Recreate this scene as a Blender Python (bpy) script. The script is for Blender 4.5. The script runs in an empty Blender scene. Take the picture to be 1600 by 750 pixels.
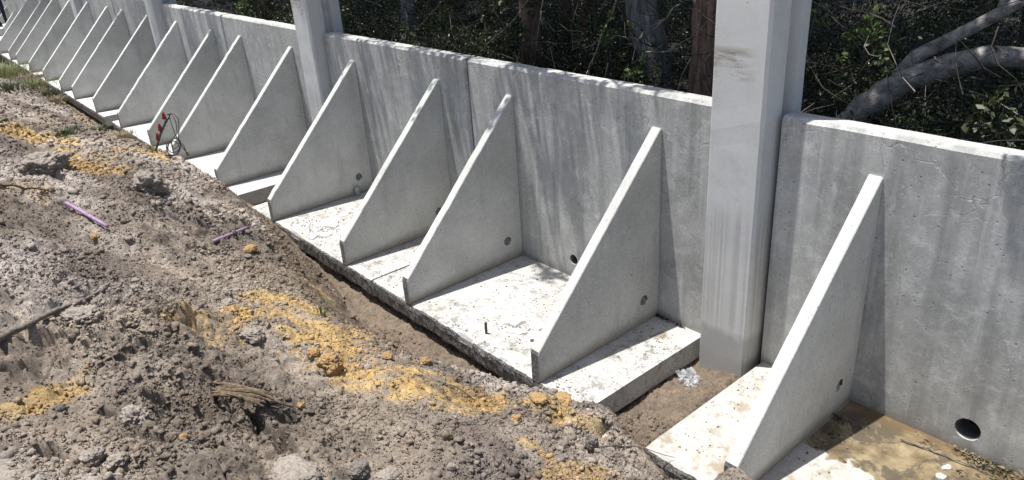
import bpy, bmesh, math, random
import numpy as np
from mathutils import Vector, Matrix, noise as mnoise
R = math.radians
scene = bpy.context.scene
col = scene.collection

# ------------------------------------------------------------------ camera
CAM = np.array([5.6365, -4.1877, 3.1641]); YAW, PITCH, ROLL, FPX = 0.8877, -0.4314, -0.0694, 1169.0
_cy, _sy, _cp, _sp = math.cos(YAW), math.sin(YAW), math.cos(PITCH), math.sin(PITCH)
FWD = np.array([-_sy*_cp, _cy*_cp, _sp]); _r = np.array([_cy, _sy, 0.0]); _u = np.cross(_r, FWD)
RGT = math.cos(ROLL)*_r + math.sin(ROLL)*_u
UPV = math.cos(ROLL)*_u - math.sin(ROLL)*_r
cam_d = bpy.data.cameras.new('camera'); cam = bpy.data.objects.new('camera', cam_d); col.objects.link(cam)
cam_d.sensor_width = 36.0; cam_d.lens = FPX/1600*36.0; cam_d.clip_start = 0.05; cam_d.clip_end = 2000
M = Matrix(((RGT[0], UPV[0], -FWD[0]), (RGT[1], UPV[1], -FWD[1]), (RGT[2], UPV[2], -FWD[2]))).to_4x4()
M.translation = Vector(CAM); cam.matrix_world = M
scene.camera = cam

# ------------------------------------------------------------------ light
SUN = Vector((0.1655, 0.1157, -1.0)).normalized()           # direction the sunlight travels
elev = math.asin(-SUN.z); az = math.atan2(-SUN.x, -SUN.y)    # sky rotation measured from +Y towards +X
w = bpy.data.worlds.new('World'); scene.world = w; w.use_nodes = True
nt = w.node_tree; bg = nt.nodes['Background']
sky = nt.nodes.new('ShaderNodeTexSky'); sky.sky_type = 'NISHITA'; sky.sun_disc = False
sky.sun_elevation = elev; sky.sun_rotation = az; sky.dust_density = 2.0; sky.ozone_density = 1.0
nt.links.new(sky.outputs[0], bg.inputs[0]); bg.inputs[1].default_value = 0.095
sd = bpy.data.lights.new('sun', 'SUN'); sd.energy = 4.8; sd.angle = R(0.55); sd.color = (1.0, 0.975, 0.94)
so = bpy.data.objects.new('sun', sd); col.objects.link(so)
so.rotation_euler = SUN.to_track_quat('-Z', 'Y').to_euler(); so.location = (0, -10, 30)
vs = scene.view_settings; vs.view_transform = 'Standard'; vs.look = 'None'; vs.gamma = 1.0; vs.use_curve_mapping = False
vs.exposure = 0.56

# ------------------------------------------------------------------ helpers
def tag(o, label=None, cat=None, group=None, kind=None):
    if label: o['label'] = label
    if cat: o['category'] = cat
    if group: o['group'] = group
    if kind: o['kind'] = kind
    return o
def empty(name, loc=(0, 0, 0), rz=0.0):
    o = bpy.data.objects.new(name, None); col.objects.link(o); o.location = loc; o.rotation_euler = (0, 0, rz)
    o.empty_display_size = .1
    return o
def link(name, me, mat=None, parent=None, smooth=False):
    o = bpy.data.objects.new(name, me); col.objects.link(o)
    if mat: me.materials.clear(); me.materials.append(mat)
    if parent: o.parent = parent
    if smooth: me.polygons.foreach_set('use_smooth', [True]*len(me.polygons))
    return o
def npmesh(name, V, F, smooth=False):
    """V (n,3), F (m,k) same-size faces"""
    me = bpy.data.meshes.new(name); V = np.asarray(V, dtype=np.float32); F = np.asarray(F, dtype=np.int32)
    me.vertices.add(len(V)); me.vertices.foreach_set('co', V.ravel())
    k = F.shape[1]; me.loops.add(F.size); me.loops.foreach_set('vertex_index', F.ravel())
    me.polygons.add(len(F)); me.polygons.foreach_set('loop_start', np.arange(0, F.size, k, dtype=np.int32))
    if smooth: me.polygons.foreach_set('use_smooth', np.ones(len(F), dtype=bool))
    me.update(calc_edges=True); me.validate()
    return me
def bmobj(name, bm, mat, parent=None, smooth=False):
    me = bpy.data.meshes.new(name); bm.to_mesh(me); bm.free()
    return link(name, me, mat, parent, smooth)
def vcol(me, name, C):
    a = me.color_attributes.new(name, 'FLOAT_COLOR', 'POINT')
    C4 = np.ones((len(me.vertices), 4), dtype=np.float32); C4[:, :3] = C; a.data.foreach_set('color', C4.ravel())

def _hash(ix, iy, seed):
    n = (ix.astype(np.int64)*374761393 + iy.astype(np.int64)*668265263 + seed*1274126177) & 0x7fffffff
    n = ((n ^ (n >> 13))*1274126177) & 0x7fffffff
    n = (n ^ (n >> 16)) & 0x7fffffff
    return n/float(0x7fffffff)
def vnoise(x, y, seed=0):
    x = np.asarray(x, float); y = np.asarray(y, float)
    ix = np.floor(x); iy = np.floor(y); fx = x-ix; fy = y-iy
    ux = fx*fx*fx*(fx*(fx*6-15)+10); uy = fy*fy*fy*(fy*(fy*6-15)+10)
    a = _hash(ix, iy, seed); b = _hash(ix+1, iy, seed); c = _hash(ix, iy+1, seed); d = _hash(ix+1, iy+1, seed)
    return (a*(1-ux)+b*ux)*(1-uy)+(c*(1-ux)+d*ux)*uy        # 0..1
def fbm(x, y, seed=0, octv=4, gain=.5):
    s = 0; a = 1; t = 0
    for o in range(octv):
        c, sn = math.cos(o*1.1), math.sin(o*1.1)
        s = s + a*vnoise((x*c-y*sn)*2**o+o*17.3, (x*sn+y*c)*2**o-o*9.1, seed+o); t += a; a *= gain
    return s/t
def worley(x, y, seed=0, j=.9):
    """rounded cell height (0 at every cell border, so no cliffs) and a random id per cell"""
    ix = np.floor(x); iy = np.floor(y); d1 = np.full(np.shape(x), 9.0); d2 = np.full(np.shape(x), 9.0); hid = np.zeros(np.shape(x))
    for dx in (-1, 0, 1):
        for dy in (-1, 0, 1):
            cx = ix+dx; cy = iy+dy
            px = cx+.5+(_hash(cx, cy, seed)-.5)*j; py = cy+.5+(_hash(cx, cy, seed+7)-.5)*j
            d = (px-x)**2+(py-y)**2
            m = d < d1; d2 = np.where(m, d1, np.minimum(d2, d)); d1 = np.where(m, d, d1); hid = np.where(m, _hash(cx, cy, seed+13), hid)
    a = np.sqrt(d1); e = np.sqrt(d2)-a
    return np.minimum(np.clip(.45-d1, 0, 1)*1.35, np.clip(e*1.7, 0, .65)), hid
# ------------------------------------------------------------------ terrain
XS = [-60, -30, -18.8, -13, -11.3, -9, -7.4, -6.3, -5.2, -3.4, -1.93, -.95, .4, .96, 1.6, 2.05, 2.48, 2.85, 3.3, 3.6, 3.95, 4.3, 4.6, 8]
YC = [-2.2, -1.75, -1.6, -1.5, -1.45, -1.45, -1.45, -1.45, -1.45, -1.46, -1.62, -1.86, -2.12, -2.12, -2.0, -1.72, -1.50, -1.40, -1.39, -1.55, -1.42, -1.55, -1.62, -1.7]
ZC = [.0, .0, -.02, -.12, -.17, -.17, -.08, .10, .20, .22, .28, .32, .30, .31, .28, .19, .13, .14, .05, .06, .20, .17, .2, .3]
SLABS = []          # filled with (x0, x1) of each base slab
def terrain_raw(x, y):
    x = np.asarray(x, float); y = np.asarray(y, float)
    yc = np.interp(x, XS, YC); zc = np.interp(x, XS, ZC)
    wig = (fbm(x*1.3, x*0+3.3, 5, 3)-.5)*.16; yc = yc+wig*np.clip((-1.5-yc)*3, 0, 1)
    d = yc-y
    near = zc+1.75*(1-np.exp(-np.maximum(d, 0)*.34))
    fl = np.interp(x, [-3, -1.5, 0, 2.6, 2.9, 3.15, 3.3], [-.2, -.23, -.24, -.23, -.17, -.10, -.2])
    fl = np.where(x < -3, -.25, fl)
    fl = fl+np.clip(-y-.2, 0, 1.0)*-.03
    far = np.maximum(zc-np.maximum(-d, 0)*1.15, fl)
    k = .05
    return np.where(d > 0, near, far), d
PITS = []
def terrain(x, y, detail=True):
    x = np.asarray(x, float); y = np.asarray(y, float)
    h, d = terrain_raw(x, y)
    m = np.clip((d+.16)/.25, 0, 1)                 # 1 on the mound, 0 in the trench
    rough = np.clip((fbm(x*.9+4, y*.9, 21, 3)-.30)*2.6, .22, 1.15)
    sm = np.exp(-(((x-2.55)/.55)**2+((y+2.75)/.38)**2)); rough = rough*(1-.65*sm)
    wx = x+(fbm(x*5, y*5, 2, 2)-.5)*.10; wy = y+(fbm(x*5, y*5, 3, 2)-.5)*.10
    big = (fbm(x*1.1, y*1.1, 1, 3)-.5)*.36
    rid = 1-np.abs(fbm(wx*2.3, wy*2.3, 33, 3)*2-1); lump = (rid-.75)*.20
    w1, h1 = worley(wx*5.5, wy*5.5, 4); clod = w1*(h1**1.5)*.15
    w2, h2 = worley(wx*14, wy*14, 6); clod2 = w2*(h2**1.3)*.042
    w3, h3 = worley(wx*31+3, wy*31, 16); clod3 = w3*h3*.022
    w4, h4 = worley(x*62+3, y*62, 26); clod4 = w4*h4*.010
    cn = np.abs(fbm(x*2.9+3, y*2.9, 57, 3)-.5); cn2 = np.abs(fbm(x*7.3+3, y*7.3, 58, 2)-.5)
    crev = -np.clip(1-cn/.022, 0, 1)*.050-np.clip(1-cn2/.035, 0, 1)*.022
    pit = crev*np.clip(rough, .4, 1)-np.clip(fbm(x*2.6+9, y*2.6, 51, 3)-.59, 0, 1)*.55-np.clip(fbm(x*7+9, y*7, 52, 2)-.62, 0, 1)*.12
    fine = (fbm(x*34, y*34, 11, 2)-.5)*.016
    out = h+m*(big*np.clip((d+.05)*1.4, .15, 1)+(lump+clod+clod2+pit)*rough+(clod3+clod4)*(.35+.65*rough)+fine)
    out = out+(1-m)*((fbm(x*5, y*5, 61, 4)-.5)*.07+clod2*.7+clod3*1.1+clod4*1.2+fine*1.3+(fbm(x*11, y*11, 63, 3)-.5)*.03)
    for (px_, py_, rx_, ry_, a_, dp_) in PITS:
        ca_, sa_ = math.cos(a_), math.sin(a_); u_ = (x-px_)*ca_+(y-py_)*sa_; v_ = -(x-px_)*sa_+(y-py_)*ca_
        q_ = np.sqrt((u_/rx_)**2+(v_/ry_)**2)*(1+.5*(fbm(x*9, y*9, 66, 3)-.5)); out = out-dp_*np.clip((1.3-q_)*1.5, 0, 1)
    # never let the mound bury slabs: fade under y > -1.33
    inside = np.asarray(y) > -1.335
    gap = ((np.asarray(x) > 2.75) & (np.asarray(x) < 3.255))
    out = np.where(inside & ~gap, np.minimum(out, -.02), out)
    # lump of sand spilled over the front of the near slab
    X = np.asarray(x); Y = np.asarray(y)
    sp = .17*np.exp(-(((X-3.98)/.20)**2+((Y+1.36)/.13)**2)**1.3)
    out = out+sp*(.75+.5*fbm(x*9, y*9, 77, 3))
    out = out+.10*np.exp(-(((X-2.95)/.16)**2+((Y+1.30)/.10)**2))*(gap|(Y < -1.30))
    return out
def hit(px, py):
    """where the view ray through a photograph pixel meets the earth (world coordinates)"""
    d = FWD + RGT*(px-800)/FPX - UPV*(py-375)/FPX
    t = np.linspace(1.0, 45, 12000); P = CAM+d*t[:, None]
    g = terrain(P[:, 0], P[:, 1]); below = np.nonzero(P[:, 2] < g)[0]
    i = below[0] if len(below) else -1
    return np.array([P[i, 0], P[i, 1], g[i]])
def plane_hit(px, py, ax, val):
    d = FWD + RGT*(px-800)/FPX - UPV*(py-375)/FPX
    return CAM + d*((val-CAM[ax])/d[ax])

# ------------------------------------------------------------------ node materials
class NM:
    def __init__(s, name):
        s.m = bpy.data.materials.new(name); s.m.use_nodes = True; s.t = s.m.node_tree
        s.b = s.t.nodes['Principled BSDF']; s.co = s.t.nodes.new('ShaderNodeTexCoord').outputs['Object']
    def n(s, typ, **kw):
        nd = s.t.nodes.new(typ)
        for k, v in kw.items():
            if k.startswith('i_'):
                key = k[2:].replace('_', ' '); s.put(nd.inputs[key] if key in nd.inputs else nd.inputs[int(key)], v)
            else: setattr(nd, k, v)
        return nd
    def put(s, sock, v):
        if isinstance(v, bpy.types.NodeSocket): s.t.links.new(v, sock)
        else: sock.default_value = v
    def noise(s, scale, detail=4, rough=.6, vec=None, dist=0):
        nd = s.n('ShaderNodeTexNoise'); nd.inputs['Scale'].default_value = scale; nd.inputs['Detail'].default_value = detail
        nd.inputs['Roughness'].default_value = rough; nd.inputs['Distortion'].default_value = dist
        s.t.links.new(vec or s.co, nd.inputs['Vector']); return nd.outputs[0]
    def voro(s, scale, feat='F1', vec=None, rnd=1.0):
        nd = s.n('ShaderNodeTexVoronoi', feature=feat); nd.inputs['Scale'].default_value = scale
        nd.inputs['Randomness'].default_value = rnd
        s.t.links.new(vec or s.co, nd.inputs['Vector']); return nd
    def map(s, scale=(1, 1, 1), loc=(0, 0, 0), vec=None):
        nd = s.n('ShaderNodeMapping'); nd.inputs['Scale'].default_value = scale; nd.inputs['Location'].default_value = loc
        s.t.links.new(vec or s.co, nd.inputs[0]); return nd.outputs[0]
    def ramp(s, f, a, b, c0=0.0, c1=1.0):
        nd = s.n('ShaderNodeMapRange'); nd.clamp = True
        s.put(nd.inputs[0], f); nd.inputs[1].default_value = a; nd.inputs[2].default_value = b
        nd.inputs[3].default_value = c0; nd.inputs[4].default_value = c1; return nd.outputs[0]
    def math(s, op, a, b=0.0):
        nd = s.n('ShaderNodeMath', operation=op); s.put(nd.inputs[0], a); s.put(nd.inputs[1], b); return nd.outputs[0]
    def mix(s, f, a, b, mode='MIX'):
        nd = s.n('ShaderNodeMix', data_type='RGBA', blend_type=mode)
        s.put(nd.inputs[0], f)
        for sock, v in ((nd.inputs[6], a), (nd.inputs[7], b)):
            if isinstance(v, (tuple, list)): v = tuple(v)+(1,) if len(v) == 3 else v
            s.put(sock, v)
        return nd.outputs[2]
    def bump(s, h, strength=.3, dist=.01, prev=None):
        nd = s.n('ShaderNodeBump'); s.put(nd.inputs['Height'], h)
        nd.inputs['Strength'].default_value = strength; nd.inputs['Distance'].default_value = dist
        if prev: s.t.links.new(prev, nd.inputs['Normal'])
        return nd.outputs[0]
    def sep(s, vec=None):
        nd = s.n('ShaderNodeSeparateXYZ'); s.t.links.new(vec or s.co, nd.inputs[0]); return nd.outputs
    def done(s, color=None, rough=None, normal=None, spec=None):
        if color is not None: s.put(s.b.inputs['Base Color'], color if not isinstance(color, tuple) else color+(1,))
        if rough is not None: s.put(s.b.inputs['Roughness'], rough)
        if normal is not None: s.put(s.b.inputs['Normal'], normal)
        if spec is not None: s.b.inputs['Specular IOR Level'].default_value = spec
        return s.m

def concrete(name, base, dark, light, pits=.5, streak=0.0, blotch=.5, crack=False, mottled=0.0, bumps=1.0):
    m = NM(name); rnd = m.n('ShaderNodeObjectInfo').outputs['Random']
    off = m.n('ShaderNodeCombineXYZ'); m.put(off.inputs[0], m.math('MULTIPLY', rnd, 37.0)); m.put(off.inputs[1], m.math('MULTIPLY', rnd, 13.0))
    ad = m.n('ShaderNodeVectorMath', operation='ADD'); m.t.links.new(m.co, ad.inputs[0]); m.t.links.new(off.outputs[0], ad.inputs[1]); V = ad.outputs[0]
    a = m.ramp(m.noise(1.6, 5, .65, V), .34, .68); c = m.mix(a, dark, base)
    b = m.ramp(m.noise(7, 6, .7, V, .4), .5, .72, 0, blotch); c = m.mix(b, c, light)
    g = m.ramp(m.noise(160, 3, .7, V), .3, .7, .82, 1.15); g = m.math('MULTIPLY', g, m.ramp(m.noise(48, 4, .8, V), .3, .7, .84, 1.14)); gg = m.n('ShaderNodeCombineColor')
    for i in range(3): m.put(gg.inputs[i], g)
    c = m.mix(1.0, c, gg.outputs[0], 'MULTIPLY'); tn = m.ramp(rnd, 0, 1, .86, 1.08); g3 = m.n('ShaderNodeCombineColor')
    for i in range(3): m.put(g3.inputs[i], tn)
    c = m.mix(1.0, c, g3.outputs[0], 'MULTIPLY')
    if streak:
        vs_ = m.map((9, 9, .55), vec=V); s_ = m.ramp(m.noise(1.0, 4, .6, vs_), .5, .74, 0, streak)
        c = m.mix(s_, c, tuple(x*.55 for x in dark))
        vs2 = m.map((16, 16, .8), (4, 2, 1), vec=V); s2 = m.ramp(m.noise(1.0, 3, .6, vs2), .58, .72, 0, streak*.6)
        c = m.mix(s2, c, light)
    pv = m.voro(22, vec=V); pm = m.ramp(pv.outputs['Distance'], .10, .17, 1, 0)
    sel = m.math('GREATER_THAN', m.noise(9, 2, .5, V), .53); pm = m.math('MULTIPLY', pm, sel)
    pv2 = m.voro(52, vec=m.map((1, 1, 1.5), vec=V)); pm2 = m.math('MULTIPLY', m.ramp(pv2.outputs['Distance'], .12, .24, 1, 0), m.math('GREATER_THAN', m.noise(14, 2, .5, V), .52))
    pa = m.math('MAXIMUM', pm, m.math('MULTIPLY', pm2, .7)); c = m.mix(m.math('MULTIPLY', pa, pits), c, tuple(x*.30 for x in dark))
    h = m.math('SUBTRACT', m.math('MULTIPLY', m.noise(120, 4, .7, V), .25), m.math('MULTIPLY', pa, .9))
    if crack:
        z = m.sep()[2]
        wv = m.n('ShaderNodeVectorMath', operation='ADD'); m.t.links.new(m.co, wv.inputs[0])
        nn = m.n('ShaderNodeTexNoise'); nn.inputs['Scale'].default_value = 6; nn.inputs['Detail'].default_value = 6; m.t.links.new(m.co, nn.inputs[0])
        sc = m.n('ShaderNodeVectorMath', operation='SCALE'); m.t.links.new(nn.outputs[1], sc.inputs[0]); sc.inputs[3].default_value = .25
        m.t.links.new(sc.outputs[0], wv.inputs[1])
        cv = m.voro(2.2, 'DISTANCE_TO_EDGE', vec=wv.outputs[0]); cm = m.ramp(cv.outputs['Distance'], .0, .010, 1, 0)
        cm = m.math('MULTIPLY', cm, m.ramp(z, 1.35, 1.62)); cm = m.math('MULTIPLY', cm, m.ramp(m.noise(2.2, 2), .42, .5))
        cl = m.math('MULTIPLY', m.ramp(cv.outputs['Distance'], .01, .028, 1, 0), m.math('MULTIPLY', m.ramp(z, 1.2, 1.5), m.ramp(m.noise(13, 4, .7), .5, .6)))
        c = m.mix(m.math('MULTIPLY', cl, .6), c, light); c = m.mix(m.math('MULTIPLY', cm, .4), c, tuple(x*.3 for x in dark)); h = m.math('SUBTRACT', h, cm)
    if mottled:
        zone = m.ramp(m.noise(2.6, 5, .65, V), .40, .60, .25, 1)
        e = m.math('MULTIPLY', m.ramp(m.noise(70, 3, .6, V), .60, .66, 0, mottled), zone); c = m.mix(e, c, (.17, .16, .14))
        eb = m.math('MULTIPLY', m.ramp(m.noise(10, 10, .82, V), .525, .58, 0, mottled), m.ramp(m.noise(2.0, 3, .6, V), .42, .54)); c = m.mix(m.math('MULTIPLY', eb, .85), c, (.24, .22, .18))
        e2 = m.ramp(m.noise(3.6, 7, .78, m.map((1, 1, 1), (3, 7, 0), vec=V)), .58, .66, 0, mottled); c = m.mix(m.math('MULTIPLY', e2, .9), c, (.25, .19, .115))
        h = m.math('SUBTRACT', h, m.math('MULTIPLY', m.math('MAXIMUM', e, eb), .5))
    if name.startswith('smooth_fin'):
        z = m.sep()[2]; dz = m.math('ADD', z, m.math('MULTIPLY', m.noise(4, 6, .75, V), -.16)); c = m.mix(m.ramp(dz, -.06, .02, .75, 0), c, (.30, .25, .19))
        sc = m.ramp(m.noise(1.0, 5, .7, m.map((3, 5, 1.2), vec=V)), .53, .70, 0, .6); c = m.mix(sc, c, tuple(x*.72 for x in dark))
    if name.startswith('precast_wall'):
        z = m.sep()[2]; dz = m.math('ADD', z, m.math('MULTIPLY', m.noise(5, 5, .7, V), -.14)); c = m.mix(m.ramp(dz, -.06, .0, .55, 0), c, (.24, .21, .17))
        # pocked patches where the form face tore
        pk = m.math('MULTIPLY', m.ramp(m.noise(26, 6, .8, V), .56, .62), m.ramp(m.noise(2.3, 4, .65, V), .50, .58)); c = m.mix(m.math('MULTIPLY', pk, .5), c, light); h = m.math('ADD', h, m.math('MULTIPLY', pk, 1.2))
    N = m.bump(h, .55*bumps, .004)
    N = m.bump(m.noise(5, 4, .55, V), .25*bumps, .012, N)
    return m.done(c, m.ramp(m.noise(20, 3, .6, V), .3, .7, .75, .95), N, .25)

M_wall = concrete('precast_wall_concrete', (.50, .50, .472), (.34, .34, .322), (.69, .69, .66), pits=.6, streak=.55, blotch=.6, crack=True)
M_fin = concrete('smooth_fin_concrete', (.63, .628, .59), (.48, .478, .445), (.71, .71, .67), pits=.6, streak=.06, blotch=.3, bumps=.7)
M_slab = concrete('pale_slab_concrete', (.47, .47, .45), (.39, .38, .355), (.54, .54, .525), pits=.85, blotch=.6, mottled=.85, bumps=2.2)
M_slabclean = concrete('clean_slab_concrete', (.55, .55, .54), (.48, .48, .465), (.60, .60, .59), pits=.6, blotch=.6, mottled=.45, bumps=1.5)
M_pillar = concrete('column_concrete', (.50, .50, .49), (.43, .43, .42), (.56, .56, .55), pits=.3, streak=.10, blotch=.3, bumps=.5)

def rough_edge_mat():
    m = NM('rough_broken_slab_edge')
    v = m.ramp(m.noise(55, 6, .8), .42, .62); c = m.mix(v, (.09, .087, .082), (.24, .23, .215))
    c = m.mix(m.ramp(m.noise(70, 5, .85), .54, .62), c, (.58, .57, .54))
    return m.done(c, .95, m.bump(m.noise(60, 6, .8), .9, .02), .2)
M_edge = rough_edge_mat()

def pillar_mat():
    m = NM('column_concrete_with_stains'); z = m.sep()[2]; x = m.sep()[0]
    c = m.mix(m.ramp(m.noise(1.4, 5, .6), .35, .65), (.56, .562, .545), (.66, .66, .64))
    g = m.ramp(m.noise(150, 3, .7), .3, .7, .9, 1.08); gg = m.n('ShaderNodeCombineColor')
    for i in range(3): m.put(gg.inputs[i], g)
    c = m.mix(1.0, c, gg.outputs[0], 'MULTIPLY')
    # trowel / form marks: vertical runs low on the shaft
    runs = m.ramp(m.noise(1.0, 3, .5, m.map((42, 42, .4))), .46, .62)
    band = m.math('MULTIPLY', m.ramp(z, .12, .35), m.ramp(m.math('ADD', z, m.math('MULTIPLY', m.noise(1.0, 3, .6, m.map((20, 20, 1))), .25)), 1.18, 1.32, 1, 0))
    c = m.mix(m.math('MULTIPLY', m.math('MULTIPLY', runs, band), .36), c, (.30, .26, .20))
    # two rusty smudges across the face at head height
    st = m.ramp(m.noise(1.0, 5, .7, m.map((3.2, 3.2, 16)), .4), .38, .56)
    b2 = m.math('MULTIPLY', m.ramp(z, 2.02, 2.05), m.ramp(z, 2.19, 2.24, 1, 0)); b2 = m.math('MULTIPLY', b2, m.ramp(x, .02, .14, 1, 0))
    c = m.mix(m.math('MULTIPLY', m.math('MULTIPLY', st, b2), .9), c, (.26, .21, .15))
    bl = m.ramp(m.noise(3.5, 7, .75), .52, .68, 0, .28); c = m.mix(bl, c, (.36, .35, .32))
    # damp grey foot
    dm = m.ramp(m.math('ADD', z, m.math('MULTIPLY', m.noise(6, 4, .6), .12)), .24, .30, 1, 0)
    c = m.mix(m.math('MULTIPLY', dm, .6), c, (.30, .29, .265))
    # scratches
    sc = m.voro(3.0, 'DISTANCE_TO_EDGE', vec=m.map((1.2, 1.2, .8), vec=None)); sm = m.math('MULTIPLY', m.ramp(sc.outputs['Distance'], 0, .006, 1, 0), m.ramp(m.noise(4, 3), .62, .64))
    c = m.mix(m.math('MULTIPLY', sm, .6), c, (.2, .19, .18))
    # small chips
    pv = m.voro(22); pm = m.math('MULTIPLY', m.ramp(pv.outputs['Distance'], .06, .16, 1, 0), m.math('GREATER_THAN', m.noise(5, 3), .60))
    c = m.mix(m.math('MULTIPLY', pm, .6), c, (.2, .19, .17))
    h = m.math('SUBTRACT', m.math('MULTIPLY', m.noise(90, 4, .7), .2), m.math('ADD', pm, sm))
    return m.done(c, .8, m.bump(h, .4, .004), .25)
M_col = pillar_mat()

def soil_mat(name='loose_sandy_soil', attr='soil'):
    m = NM(name); a = m.n('ShaderNodeVertexColor', layer_name=attr).outputs[0]
    n1 = m.ramp(m.noise(9, 5, .7), .3, .7, .78, 1.2); n2 = m.ramp(m.noise(130, 4, .8), .3, .7, .5, 1.45); n3 = m.math('MULTIPLY', n1, n2)
    gg = m.n('ShaderNodeCombineColor')
    for i in range(3): m.put(gg.inputs[i], n3)
    c = m.mix(1.0, a, gg.outputs[0], 'MULTIPLY')
    c = m.mix(m.ramp(m.noise(210, 2, .5), .66, .74, 0, .5), c, (.5, .47, .43))
    h = m.math('ADD', m.noise(80, 6, .8), m.math('MULTIPLY', m.noise(300, 2, .7), .35))
    return m.done(c, .97, m.bump(h, .85, .012), .12)
M_soil = soil_mat()

def simple(name, c, rough=.6, metal=0.0, nscale=None, c2=None, bump=0, spec=.4):
    m = NM(name)
    if nscale: cc = m.mix(m.ramp(m.noise(nscale, 4, .65), .35, .65), c, c2)
    else: cc = c
    m.b.inputs['Metallic'].default_value = metal
    return m.done(cc, rough, m.bump(m.noise(nscale or 40, 4, .7), bump, .01) if bump else None, spec)
def leaf_mat(name, c1, c2, gloss=.5):
    m = NM(name); g = m.n('ShaderNodeNewGeometry').outputs['Random Per Island']
    c = m.mix(g, c1, c2)
    m.done(c, gloss, None, .45)
    tr = m.n('ShaderNodeBsdfTranslucent'); m.put(tr.inputs[0], c)
    mx = m.n('ShaderNodeMixShader'); mx.inputs[0].default_value = .25
    m.t.links.new(m.b.outputs[0], mx.inputs[1]); m.t.links.new(tr.outputs[0], mx.inputs[2])
    m.t.links.new(mx.outputs[0], m.t.nodes['Material Output'].inputs[0]); return m.m
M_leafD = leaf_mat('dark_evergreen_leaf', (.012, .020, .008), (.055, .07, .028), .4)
M_leafB = leaf_mat('bright_shrub_leaf', (.05, .09, .02), (.14, .19, .05))
M_leafO = leaf_mat('olive_leaf', (.03, .042, .015), (.075, .085, .035))
M_grass = leaf_mat('grass_blade', (.08, .11, .035), (.24, .24, .11), .7)
M_dry = leaf_mat('dry_leaf', (.16, .12, .07), (.34, .28, .18), .7)
def bark(name, c1, c2, sc=(14, 14, 2.0)):
    m = NM(name); v = m.map(sc); r = m.noise(1.0, 6, .75, v, .6); c = m.mix(m.ramp(r, .35, .65), c1, c2)
    c = m.mix(m.ramp(m.noise(7, 5, .7), .55, .7, 0, .5), c, tuple(min(1, x*1.6) for x in c2))
    return m.done(c, .95, m.bump(r, 1.0, .03), .1)
M_barkG = bark('grey_bark', (.10, .094, .087), (.36, .34, .32), (18, 18, 2.0))
M_barkR = bark('reddish_bark', (.09, .055, .04), (.36, .23, .17), (18, 18, 2.0))
M_barkF = bark('blotchy_grey_bark', (.10, .093, .085), (.40, .375, .345), (9, 9, 12))
M_twig = simple('bare_twig', (.10, .09, .075), .9, nscale=30, c2=(.22, .20, .17))
M_twigD = simple('dark_twig', (.02, .017, .013), .95, nscale=20, c2=(.06, .05, .04))
M_root = simple('dry_root', (.10, .08, .065), .95, nscale=50, c2=(.22, .19, .16), bump=.5)
M_barkchip = simple('dry_bark_strip', (.08, .058, .035), .9, nscale=60, c2=(.21, .155, .095), bump=.6)
M_purple = simple('faded_purple_plastic', (.25, .14, .26), .6, nscale=30, c2=(.36, .25, .36))
M_red = simple('red_plastic', (.36, .03, .035), .6, nscale=60, c2=(.20, .03, .03))
M_black = simple('dark_rubber', (.03, .03, .032), .5, nscale=50, c2=(.07, .07, .07))
M_sleeve = simple('dark_grey_pipe', (.09, .09, .09), .6, nscale=30, c2=(.14, .135, .13))
M_rust = simple('rusty_steel', (.07, .045, .035), .8, nscale=60, c2=(.14, .10, .08), bump=.4)
M_rockL = simple('pale_stone', (.25, .235, .22), .95, nscale=60, c2=(.40, .375, .35), bump=1)
M_rockD = simple('dark_clod', (.13, .115, .10), .97, nscale=70, c2=(.24, .215, .19), bump=1)
M_clodG = simple('grey_clod', (.20, .168, .14), .97, nscale=70, c2=(.36, .315, .27), bump=1)
M_clodO = simple('ochre_clod', (.27, .165, .07), .97, nscale=90, c2=(.47, .31, .15), bump=1)
M_flake = simple('white_concrete_flake', (.62, .61, .58), .9, nscale=50, c2=(.78, .77, .74), bump=.5)
M_plug = simple('rough_mortar_plug', (.12, .12, .115), .97, nscale=70, c2=(.27, .265, .25), bump=.9)
M_navy = simple('navy_work_cloth', (.010, .014, .035), .85, nscale=40, c2=(.018, .024, .05))
M_skin = simple('skin', (.42, .26, .18), .55)
M_boot = simple('black_boot', (.012, .012, .012), .5)
M_hair = simple('dark_hair', (.02, .014, .01), .6)

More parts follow.
